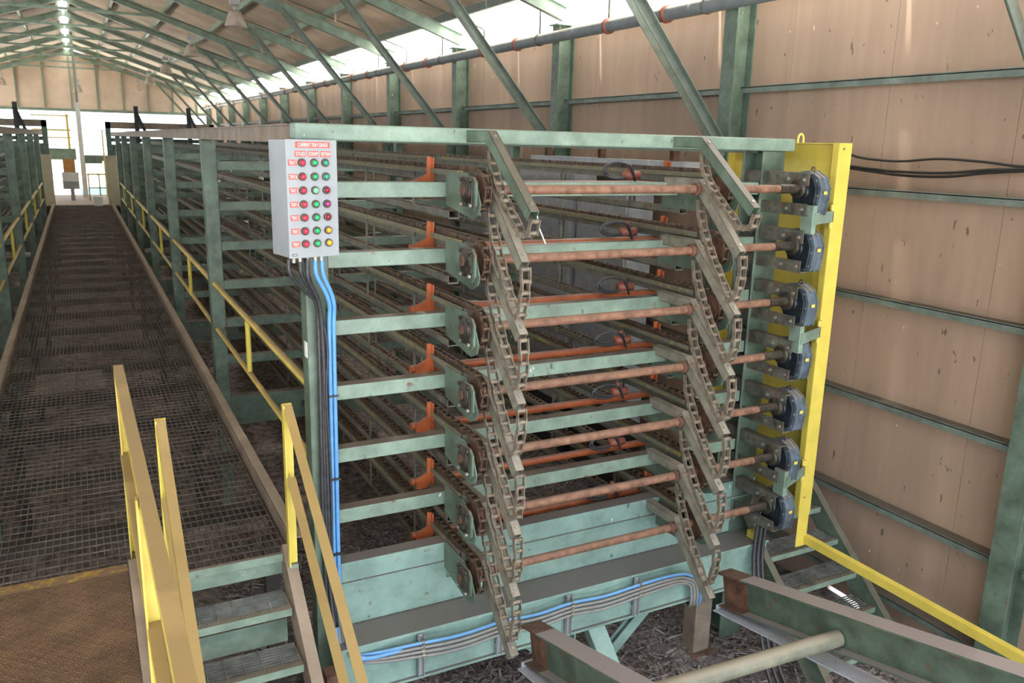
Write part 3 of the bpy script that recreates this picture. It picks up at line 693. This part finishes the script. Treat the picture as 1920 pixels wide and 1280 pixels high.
# ------------------------------------------------------------------ control box
TH = math.radians(12)
bx = thing('indicator_panel', 'grey metal indicator box on the rack post with rows of coloured lamps', 'control box', (1.052, 4.84, -0.002)); bx.rotation_euler = (0, 0, TH)
BW, BH, BD = 0.313, 0.672, 0.235
MB().box(0, BW, 0.006, BD, -BH, 0).build('enclosure', BOX, bx, 0.004)
MB().box(-0.004, BW+0.003, -0.008, 0.006, -BH-0.003, 0.004).build('door', BOX, bx, 0.003)
def letters(txt, cx, cz, hgt_, wid, parent, m=None):
    cu = bpy.data.curves.new('t', 'FONT'); cu.body = txt; cu.align_x = 'CENTER'; cu.align_y = 'CENTER'; cu.size = 1; cu.extrude = 0.0; cu.offset = 0.0
    ob = bpy.data.objects.new('t', cu); C.objects.link(ob); bpy.context.view_layer.update()
    me = bpy.data.meshes.new_from_object(ob.evaluated_get(bpy.context.evaluated_depsgraph_get()))
    bpy.data.objects.remove(ob)
    xs = [v.co.x for v in me.vertices]; ys_ = [v.co.y for v in me.vertices]
    sx, sy_ = wid/(max(xs)-min(xs)), hgt_/(max(ys_)-min(ys_)); mx, my = (max(xs)+min(xs))/2, (max(ys_)+min(ys_))/2
    for v in me.vertices: v.co = ((v.co.x-mx)*sx+cx, -0.0135, (v.co.y-my)*sy_+cz)
    me.materials.clear(); me.materials.append(m or WHT); me.name = 'lettering'
    o = bpy.data.objects.new('lettering', me); C.objects.link(o); o.parent = parent
    return o
def px2(u, v):   # position in the zoomed crop of the panel (front spans 157..690 by 62..1160) to panel coordinates
    top = 62; fx = (u-(157+(v-62)*0.024))/(523-(v-62)*0.016); return fx*BW, -(v-62)/1098*BH
def plate(txt, u0, u1, v0, v1, tw=0.86, th=0.62):
    x0, z1 = px2(u0, v0); x1, z0 = px2(u1, v1); x1 = px2(u1, v0)[0]
    p = MB().box(x0, x1, -0.012, -0.008, z0, z1).build('label_plate', REDP, bx)
    letters(txt, (x0+x1)/2, (z0+z1)/2, (z1-z0)*th, (x1-x0)*tw, p)
plate('CURRENT TRAY GRADE', 250, 608, 76, 132); plate('STUD', 244, 354, 160, 214); plate('ECONOMY', 378, 487, 160, 214, 0.9); plate('RETRIM', 508, 617, 160, 214, 0.9)
rowv = [268, 397, 525, 655, 780, 908, 1030]
c3 = [LENSC, LENSC, LENSD, LENSM, LENSD, LENSO, LENSO]
for i in range(7):
    v = rowv[i]; du = i*4.5
    plate('TRAY %d' % (7-i), 176+du, 262+du, v-26, v+26, 0.86, 0.66)
    for j, (u, m) in enumerate(((311+du*1.0, LENSR), (438+du*0.7, LENSL if i == 2 else LENSG), (555+du*0.85, c3[i]))):
        x, z = px2(u, v)
        l = MB().lathe([(0.0235,-0.008),(0.0235,-0.020),(0.021,-0.026),(0.0155,-0.026),(0.0155,-0.018)], (x,0,z), 'y', 24).build('indicator_lamp', BEZ, bx)
        l['label'] = ['red', 'green', 'third column'][j]+' lamp for tray %d' % (7-i) if j < 2 else {LENSC:'teal',LENSD:'dark red',LENSM:'magenta',LENSO:'amber'}[c3[i]]+' lamp for tray %d' % (7-i)
        MB().lathe([(0.015,-0.018),(0.0148,-0.027),(0.012,-0.033),(0.006,-0.036),(0.0,-0.037)], (x,0,z), 'y', 20).build('lens', m, l)
x, z = px2(630, 100); MB().lathe([(0.005,-0.008),(0.004,-0.011),(0,-0.011)], (x,0,z+0.0), 'y', 12).build('screw', BOLT, bx)
x0, z1 = px2(202, 1122); x1, z0 = px2(254, 1142); mk = MB().box(x0, x1, -0.010, -0.008, z0, z1).build('maker_plate', BLK, bx)
MB().box(x0+0.004, x1-0.004, -0.0105, -0.010, z0+0.004, z0+0.008).build('marking', WHT, mk)
b = MB(); ca, sa = math.cos(TH), math.sin(TH)
for x in (0.06, 0.10, 0.15, 0.20, 0.24): b.tube([(x,0.08,-BH-0.04),(x,0.08,-BH)], 0.015, 10)
b.build('cable_gland', BOLT, bx)
MB().box(0.06, 0.24, BD, BD+0.06, -0.6, -0.1).build('mounting_bracket', GREEN, bx)
# conduits from the box down the post, then along the beam
def wpt(x, y, z): return (1.052+x*ca-y*sa, 4.84+x*sa+y*ca, z)
def smooth(P, m=6):
    P = [Vector(p) for p in P]; out = []
    for i in range(len(P)-1):
        p0, p1, p2, p3 = P[max(i-1,0)], P[i], P[i+1], P[min(i+2,len(P)-1)]
        for k in range(m):
            u = k/m; out.append(0.5*((2*p1)+(p2-p0)*u+(2*p0-5*p1+4*p2-p3)*u*u+(3*p1-p0-3*p2+p3)*u**3))
    return out+[P[-1]]
def ribbed(P, r, step=0.012):
    out = []; rr = []; P = smooth(P, 8); L_ = 0; q = [P[0]]
    for i in range(1, len(P)):
        d = P[i]-P[i-1]; m = max(1, int(d.length/step*2))
        for k in range(m): q.append(P[i-1]+d*(k+1)/m)
    return q, [r*(1.0 if k % 2 else 0.86) for k in range(len(q))]
specs = [('black ribbed conduit bowing out left below the indicator box', [wpt(0.03,0.08,-0.69), wpt(0.035,0.08,-0.78), (1.17,5.0,-0.9), (1.27,5.06,-1.02), (1.285,5.08,-1.3), (1.28,5.09,-2.2), (1.285,5.085,-2.9), (1.30,5.0,-3.3)], HOSEK, 0.013),
 ('black ribbed conduit down the post, second from left', [wpt(0.10,0.08,-0.69), wpt(0.11,0.08,-0.8), (1.25,5.05,-1.0), (1.265,5.08,-1.4), (1.262,5.09,-2.2), (1.265,5.085,-3.0), (1.31,5.0,-3.35)], HOSEK, 0.014),
 ('thick black conduit down the middle of the post', [wpt(0.15,0.08,-0.69), wpt(0.15,0.08,-0.82), (1.265,5.03,-1.0), (1.29,5.07,-1.35), (1.297,5.085,-2.0), (1.305,5.085,-3.0), (1.33,5.0,-3.4)], HOSEK, 0.016),
 ('thin black cable looping beside the post conduits', [wpt(0.13,0.09,-0.69), (1.235,5.05,-0.9), (1.28,5.06,-1.05), (1.315,5.06,-1.3), (1.30,5.06,-1.6), (1.315,5.07,-2.2), (1.31,5.07,-3.0), (1.33,5.0,-3.4)], HOSEK, 0.008)]
for lab, P, m, r in specs:
    q, rr = ribbed(P, r); tag(MB().tube(q, rr, 10).build('conduit', m), lab, 'conduit', 'conduits below the indicator box')
for i, x in enumerate((0.20, 0.245)):
    X0 = 1.335+0.030*i
    P = [wpt(x,0.08,-0.69), wpt(x+0.005,0.08,-0.80), (X0-0.01,5.03,-0.98), (X0,5.08,-1.2), (X0+0.0,5.1,-2.0), (X0,5.1,-3.0), (X0+0.01,4.93,-3.25), (X0+0.06,4.84,-3.42), (1.72,4.83,-3.44)]
    tag(MB().tube(smooth(P), 0.0135, 10).build('cable', HOSEB), 'blue cable down the post from the indicator box, %s of the pair' % ('left' if i == 0 else 'right'), 'cable', 'blue cables')
for k, z in enumerate((-1.05, -1.62, -2.2, -2.75)):
    tag(MB().box(1.32, 1.385, 5.075, 5.085, z-0.006, z+0.006).box(1.325,1.38,5.08,5.118,z-0.004,z+0.004).build('cable_tie', BLK), 'black cable tie round the blue cables, %s from the top' % ['first','second','third','fourth'][k], 'cable tie', 'cable ties on the post')
tag(MB().box(1.199, 1.204, 5.13, 5.19, -1.36, -1.26).build('sticker', WHT), 'small white sticker on the left face of the rack front post', 'sticker')

# cables clamped along the lower beam
SX = [1.86, 2.48, 3.08, 3.72]
for i in range(4):
    P = [(1.30+0.02*i, 5.0, -3.25), (1.36+0.02*i, 4.9, -3.42-0.02*i)]
    for k, x in enumerate(SX):
        P.append((x, 4.80, -3.405-0.034*i)); 
        if k < 3: P.append((x+0.31, 4.81, -3.43-0.036*i))
    P += [(4.0, 4.80, -3.40-0.03*i), (4.20-0.03*i, 4.80, -3.43-0.02*i), (4.34-0.03*i, 4.81, -3.55), (4.38-0.03*i, 4.84, -3.76), (4.42, 5.1, -3.84), (4.46, 5.34, -3.70), (4.46, 5.36, -3.5)]
    tag(MB().tube(smooth(P), 0.0125, 8).build('cable', HOSEB if i == 0 else HOSEG), 'cable clamped along the lower beam, %s of four' % ['blue one, uppermost', 'grey one, second', 'grey one, third', 'grey one, lowest'][i], 'cable', 'cables along the lower beam')
for k, x in enumerate(SX):
    t = thing('cable_clamp', 'galvanised strut with pipe clamps on the lower beam, %s from the left' % ['first','second','third','fourth'][k], 'bracket', (x, 4.84, -3.7), 'cable clamps along the lower beam'); O = (x, 4.84, -3.7)
    rel(MB().box(x-0.022, x-0.018, 4.82, 4.86, -3.70, -3.37).box(x+0.018, x+0.022, 4.82, 4.86, -3.70, -3.37).box(x-0.022, x+0.022, 4.856, 4.86, -3.70, -3.37).box(x-0.02,x+0.02,4.86,4.887,-3.66,-3.62), 'strut', BOXS, t, O)
    for j in range(4): rel(MB().tube([(x-0.012,4.80,-3.405-0.034*j),(x+0.012,4.80,-3.405-0.034*j)], 0.0175, 10).box(x-0.008,x+0.008,4.775,4.79,-3.412-0.034*j,-3.398-0.034*j), 'clamp', BOLT, t, O)

# support under the beam, rusty posts
t = thing('beam_support', 'pale green trestle legs under the middle of the lower beam', 'support', (3.4, 5.0, FL)); O = (3.4, 5.0, FL)
rel(MB().bar((3.18, 5.0, -3.72), (3.18, 5.0, FL-0.1), 0.012, 0.22, (0,1,0)).box(3.02, 3.34, 4.9, 5.1, -3.745, -3.73), 'leg', SKYGREEN, t, O)
rel(MB().bar((3.38, 4.95, -3.73), (3.60, 4.62, FL-0.08), 0.17, 0.012, (0,1,0)).bar((3.30, 4.95, -3.73), (3.52, 4.62, FL-0.08), 0.012, 0.12, (0,1,0)), 'sloping_leg', SKYGREEN, t, O)
rel(MB().bar((4.02, 5.05, -3.73), (3.52, 5.05, -4.2), 0.12, 0.012, (0,1,0)).bar((4.02, 5.0, -3.73), (3.52, 5.0, -4.2), 0.012, 0.10, (0,0,1)), 'brace', SKYGREEN, t, O)
rel(MB().bar((2.75, 5.05, -3.73), (3.18, 5.05, -4.12), 0.12, 0.012, (0,1,0)), 'brace', SKYGREEN, t, O)
tag(MB().box(2.86, 3.1, 4.80, 4.90, -3.80, -3.735).tube([(2.93,4.85,-3.735),(2.93,4.85,-3.71)],0.04,12).build('junction_box', BOXS), 'small grey junction box tucked under the lower beam', 'junction box')
t = thing('stub_column', 'short dusty steel column standing on the dirt under the beam end', 'column', (4.42, 4.9, FL)); O = (4.42, 4.9, FL)
rel(MB().box(4.56, 4.74, 5.06, 5.075, FL-0.1, -3.74).box(4.56,4.575,5.075,5.2,FL-0.1,-3.74).box(4.56,4.74,5.2,5.215,FL-0.1,-3.74), 'flange', KERB, t, O)
rel(MB().box(4.52, 4.78, 5.02, 5.25, FL-0.02, FL+0.02), 'base_plate', RUST, t, O)
t2 = tag(MB().box(1.16, 1.28, 4.72, 4.84, FL-0.1, -3.42).build('rusty_post', RUST), 'short rusty post in front of the rack corner, by the conduits', 'post')

# near runway beams sloping up toward the camera, with a tie pipe
for x, lab, z0, sl, L_ in ((2.50, 'left-hand', -3.33, 0.27, 3.4), (4.22, 'right-hand', -3.33, 0.245, 4.2)):
    t = thing('runway_beam', '%s green flanged beam with dusty top sloping up toward the camera' % lab, 'beam', (x, 3.0, FL), 'near runway beams'); O = (x, 3.0, FL)
    p = Vector((x, 4.38, z0)); q = Vector((x, 4.38-L_, z0+sl*L_))
    pm = p+(q-p)*0.06
    rel(MB().ibeam(pm, q, 0.15, 0.27, 0.012, 0.012), 'beam', DUSTY if False else mat('beam %s' % lab, (0.10,0.14,0.10), 0.5, 0, 0.3, 6, 0.95, 0.25, 0.05, dustcol=(0.29,0.25,0.25)), t, O)
    rel(MB().ibeam(p, pm, 0.15, 0.27, 0.012, 0.02), 'end_splice', RUST, t, O)
    rel(MB().box(x-0.04, x+0.04, 4.38-L_+0.0, 4.38-L_+0.08, FL-0.1, z0+sl*L_-0.14), 'leg', DKGREEN, t, O)
    rel(MB().bar((x-0.04, 4.36, z0-0.16), (x-0.04, 4.36-L_*0.8, z0+sl*L_*0.8-0.30-0.1), 0.16, 0.008).bar((x-0.04, 4.36, z0-0.17), (x-0.04, 4.36, z0-0.12), 0.1, 0.01, (0,1,0)), 'lower_strip', STRIP, t, O)
t = tag(MB().tube([(2.58, 3.42, -3.17), (4.20, 3.28, -3.12)], 0.055, 18).build('tie_pipe', mat('dusty green pipe', (0.22,0.22,0.16), 0.5, 0, 0.25, 6, 0.8, 0.15, dustcol=(0.30,0.26,0.20))), 'thick dusty pipe tying the two near sloping beams together', 'pipe')

# black hoses hanging under the gearboxes down to the dirt
for i in range(3):
    P = [(5.0+0.05*i, 4.85, -3.0), (4.93+0.05*i, 4.8, -3.5), (4.88+0.06*i, 4.6, -4.0), (4.72+0.07*i, 4.25, -4.30), (4.5+0.1*i, 3.6, FL+0.07)]
    tag(MB().tube(smooth(P), 0.017, 8).build('hose', HOSEK), 'black hose hanging from the lowest gearbox to the dirt, %s of three' % ['leftmost','middle','rightmost'][i], 'hose', 'black hoses below the gearboxes')
tag(MB().box(5.02, 5.12, 4.92, 5.0, -3.6, -3.28).build('yellow_post_stub', YEL), 'short yellow post stub at the side of the wall stairs', 'post')
tag(MB().tube(smooth([(6.3,4.35,FL+.1),(6.2,4.2,FL+.16),(6.25,4.0,FL+.1),(6.35,3.85,FL+.14)]), 0.03, 8).build('orange_hose', COUP), 'orange hose lying on the dirt below the wall', 'hose')

# things behind the rack by the wall
for i, (y0, y1, z0, z1, x0, lab) in enumerate(((8.3, 9.5, -3.6, -0.45, 5.9, 'tall grey electrical cabinet behind the rack, nearest of the row'), (9.6, 11.4, -3.6, -0.35, 5.9, 'grey electrical cabinet behind the rack, second of the row'), (11.5, 13.4, -3.6, -0.4, 5.9, 'grey electrical cabinet behind the rack, farthest of the row'))):
    t = thing('electrical_cabinet', lab, 'cabinet', (6.05, (y0+y1)/2, FL), 'electrical cabinets behind the rack'); O = (6.05, (y0+y1)/2, FL)
    rel(MB().box(x0, 6.25, y0, y1, z0, z1), 'body', BOXS, t, O); rel(MB().box(x0-0.02, x0, y0+0.05, y1-0.05, z0+0.05, z1-0.05), 'door', BOXS, t, O)
    rel(MB().box(x0, 6.25, y0+.05, y1-.05, FL-0.05, z0), 'plinth', BLK, t, O)
t = thing('cable_duct', 'long grey cable duct raised behind the top of the rack', 'duct', (5.7, 8, -0.2)); O = (5.7, 8, -0.2)
rel(MB().box(5.55, 5.8, 6.9, 10.2, -0.22, -0.13), 'duct', BOXS, t, O)
for y in (7.2, 8.6, 9.9): rel(MB().box(5.62, 5.70, y-0.03, y+0.03, -0.13, 0.0), 'hanger', RUST, t, O); rel(MB().box(5.14, 5.9, y-0.03, y+0.03, 0.0, 0.04), 'outrigger', GREEN, t, O)

# cables on the wall at right
P = [(WX-0.17, 5.65, 0.02), (WX-0.17, 5.4, -0.04), (WX-0.17, 5.0, -0.06), (WX-0.17, 4.6, -0.03), (WX-0.17, 4.2, -0.045), (WX-0.17, 3.9, -0.07), (WX-0.2, 3.3, -0.07)]
tag(MB().tube(smooth(P), 0.011, 8).build('wall_cable', BLK), 'upper black cable sagging along the plywood wall right of the guard', 'cable', 'black cables on the plywood wall')
for i in range(2):
    P = [(WX-0.17, 5.75, -0.10-0.015*i), (WX-0.17, 5.3, -0.135-0.02*i), (WX-0.17, 4.9, -0.15-0.03*i), (WX-0.17, 4.5, -0.14-0.03*i), (WX-0.17, 4.1, -0.10-0.02*i), (WX-0.2, 3.3, -0.06)]
    tag(MB().tube(smooth(P), 0.012, 8).build('wall_cable', BLK), '%s of the two lower black cables sagging on the plywood wall' % ('upper', 'lower')[i], 'cable', 'black cables on the plywood wall')

# sprinkler main under the eave, couplings, branch lines
t = thing('sprinkler_main', 'long grey sprinkler main running under the right eave', 'pipe', (6.16, 20, 1.5)); O = (6.16, 20, 1.5)
rel(MB().tube([(6.16, YN, 1.5), (6.16, 48.5, 1.5)], 0.078, 16), 'pipe', PIPE, t, O)
for i, f in enumerate(FR[:-1]):
    for dy in (0.95, 2.15):
        rel(MB().lathe([(0.079,-0.03),(0.10,-0.025),(0.10,0.025),(0.079,0.03)], (6.16, f+dy, 1.5), 'y', 16), 'coupling', COUP, t, O)
    rel(MB().lathe([(0.079,-0.012),(0.088,-0.012),(0.088,0.012),(0.079,0.012)], (6.16, f+0.25, 1.5), 'y', 14).box(6.15,6.17,f+0.24,f+0.26,1.55,1.95), 'hanger', BRKT, t, O)
for i, f in enumerate(FR[:-1]):
    y = f+2.15
    t = thing('sprinkler_branch', 'thin sprinkler branch line rising under the roof in the %s bay' % (['camera','first','second','third','fourth','fifth','sixth','seventh','eighth','ninth','tenth','eleventh','twelfth','thirteenth'][i]), 'pipe', (4.8, y, 2), 'sprinkler branch lines'); O = (4.8, y, 2)
    rel(MB().tube([(6.16, y, 1.55), (6.16, y, 1.82), (6.1, y, 1.86), (1.2, y, 1.86+0.33*4.9-0.12)], 0.014, 8), 'pipe', BRKT, t, O)
    rel(MB().tube([(4.7, y, 2.24), (4.7, y, 2.40)], 0.02, 8), 'sprinkler_head', BOLT, t, O)

# high bay lamps
def lamp_src():
    t = thing('high_bay_lamp', 'x', 'lamp')
    MB().lathe([(0.0,0.10),(0.09,0.10),(0.13,0.04),(0.185,-0.10),(0.215,-0.20),(0.225,-0.22),(0.21,-0.215),(0.18,-0.10),(0.12,0.035),(0.0,0.09)], (0,0,0), 'z', 28).build('shade', LAMPS, t)
    MB().lathe([(0,0.10),(0.035,0.10),(0.035,0.18),(0,0.18)], (0,0,0), 'z', 14).box(-0.10,0.10,-0.07,0.07,0.20,0.34).build('ballast', BOXS, t, 0.01)
    MB().tube([(0,0,0.34),(0,0,0.50)], 0.012, 8).build('hanger', BOLT, t)
    MB().lathe([(0,-0.12),(0.05,-0.11),(0.06,-0.03),(0.03,0.06)], (0,0,0), 'z', 14).build('bulb', WHITE, t)
    return t
ls = lamp_src()
LP = [(3.1, 18.3, 'nearest in the right row'), (3.1, 25.7, 'second in the right row'), (3.1, 33.1, 'third in the right row'), (3.1, 40.5, 'fourth in the right row'), (3.1, 47.78, 'last in the right row'), (0.3, 44.0, 'hung under the ridge far down the shed'), (-2.9, 33.1, 'nearest in the left row'), (-2.9, 40.5, 'middle one in the left row'), (-2.9, 47.78, 'last in the left row')]
for i, (x, y, lab) in enumerate(LP):
    o = ls if i == 0 else copytree(ls); o.location = (x, y+0.12, 2.42 if i != 5 else 2.1); o['label'] = 'dusty bell shaped high bay lamp, %s' % lab; o['group'] = 'high bay lamps'
    if i == 5: pass
tag(MB().tube([(0.3,44.12,2.6),(0.3,44.12,3.97)],0.01,6).build('lamp_chain', BOLT), 'long drop rod holding the lamp under the ridge', 'rod')

# ------------------------------------------------------------------ far end of the walkway
def hoist(x0, x1, lab, sgn):
    t = thing('tray_hoist', lab, 'hoist', ((x0+x1)/2, 36, WZ)); O = ((x0+x1)/2, 36, WZ)
    rel(MB().box(x0, x1, 35.9, 36.15, 0.25, 0.5), 'head_beam', KERB, t, O)
    rel(MB().box(x0, x1, 36.3, 36.5, -0.05, 0.12), 'rear_beam', DKGREEN, t, O)
    for x in (x0, x1-0.18): rel(MB().box(x, x+0.18, 35.9, 36.15, FL, 0.5), 'mast', DKGREEN, t, O)
    rel(MB().box(x0+.2, x1-.1, 36.6, 36.64, FL, -0.35).box(x0+.2, x1-.1, 36.6, 36.64, -0.25, -0.1), 'light_block_panel', DKGREEN, t, O)  # added panel standing in for clutter, blocks daylight behind the rack
    for k in (0.28, 0.76):
        x = x0+(x1-x0)*k; rel(MB().box(x-0.08, x+0.08, 35.75, 35.9, -0.3, 1.1).bar((x, 35.8, 0.9), (x+0.35*sgn, 35.4, -0.1), 0.1, 0.1, (1,0,0)), 'lift_ram', BLK, t, O)
hoist(1.05, 5.0, 'dark steel hoist portal at the far end of the right rack', 1)
hoist(-4.86, -0.9, 'dark steel hoist portal at the far end of the left rack', 1)
tag(MB().box(0.93, 1.33, 35.2, 35.5, -2.35, -0.75).box(0.93,1.33,35.2,35.5,-2.6,-2.35).build('beige_cabinet', BEIGE), 'tall beige panel at the far end of the walkway, right side', 'cabinet')
tag(MB().box(-1.25, -0.85, 35.2, 35.5, -2.6, -0.75).build('beige_cabinet', BEIGE), 'tall beige panel at the far end of the walkway, left side', 'cabinet')
t = thing('mezzanine', 'pale green mezzanine with yellow rails beyond the walkway end', 'platform', (0, 42, -1)); O = (0, 42, -1)
rel(MB().box(-1.6, -0.02, 41, 41.3, -1.05, -0.6), 'deck_beam', MINT, t, O)
rel(MB().box(0.15, 1.5, 40.3, 40.6, -1.1, -0.85).box(0.2, 0.95, 40.2, 40.3, -1.2, -1.0), 'deck_beam', MINT, t, O)
rel(MB().box(0.10, 0.28, 39.9, 40.14, FL, 1.3), 'column', WHITE, t, O)
rel(MB().box(0.15, 0.24, 39.95, 40.1, 1.3, 4.05), 'upper_column', ROOFST, t, O)
for x in (0.25, 1.05): rel(MB().box(x-0.05, x+0.05, 40.2, 40.3, FL, -1.1), 'leg', WHITE, t, O)
for z in (0.75, 0.15, -0.15): rel(MB().box(-1.6, -0.15, 40.9, 40.94, z-0.03, z+0.03), 'rail', YEL, t, O)
rel(MB().box(-0.3, -0.2, 40.85, 40.9, -0.6, 0.8).box(0.16, 0.24, 40.1, 40.15, -2.6, 0.4).box(1.0,1.06,40.0,40.05,-2.6,0.2), 'rail_post', YEL, t, O)
rel(MB().box(-1.8, 1.8, 35.5, 42, WZ-0.1, WZ-0.01), 'deck', KERB, t, O)
tag(MB().box(-0.55, -0.1, 39.5, 39.55, -2.2, -1.0).build('notice_board', OSB), 'orange brown notice board left of the far column', 'board')
t = thing('control_console', 'grey sloping control console at the far walkway end', 'console', (-0.35, 38.2, WZ)); O = (-0.35, 38.2, WZ)
rel(MB().prism([(38.0,-1.85),(38.0,-2.15),(38.5,-2.15),(38.5,-1.5)], 'x', -0.6, 0.0), 'desk', BOXS, t, O); rel(MB().box(-0.35, -0.2, 38.15, 38.35, WZ-0.01, -2.15), 'pedestal', BOXS, t, O)
tag(MB().box(0.42, 0.72, 35.0, 35.3, WZ, WZ+0.34).build('white_bin', WHITE), 'white box standing on the far end of the walkway', 'box')
t = thing('safety_gate', 'yellow pipe gate across the far end of the walkway', 'gate', (0.6, 38, WZ)); O = (0.6, 38, WZ)
for z in (-1.55, -2.1): rel(MB().tube([(0.3,38,z),(1.1,38,z)], 0.03, 8), 'rail', YEL, t, O)
for x in (0.33, 0.72, 1.07): rel(MB().tube([(x,38,WZ-.01),(x,38,-1.55)], 0.03, 8), 'post', YEL, t, O)
t = thing('parked_vehicle', 'blue pickup cab dimly seen outside beyond the far end', 'vehicle', (0.8, 60, FL)); O = (0.9, 62, FL-0.45)
rel(MB().box(0.0, 2.2, 60, 64, -4.4, -3.3), 'body', HOSEB, t, (0.8,60,FL)); rel(MB().prism([(60.4,-3.3),(61.0,-2.5),(63.0,-2.5),(63.8,-3.3)], 'x', 0.1, 2.1), 'cab', BOXS, t, (0.8,60,FL))
bpy.data.objects.remove(bpy.data.objects['t']) if 't' in bpy.data.objects else None

def chalk(txt, loc, h_, w_, parent, rx=PI/2):
    o = letters(txt, 0, 0, h_, w_, None, mat('chalk', (0.45,0.52,0.48), 0.9)); o.data.transform(Matrix.Translation((0, 0.0135, 0))); o.name = 'chalk_mark'; o.parent = parent
    o.location = Vector(loc)-Vector(parent.location)
chalk('59', (4.93, 5.118, -3.20), 0.055, 0.10, rk)
chalk('25', (0.74, 4.988, WZ-0.095), 0.03, 0.10, wk)
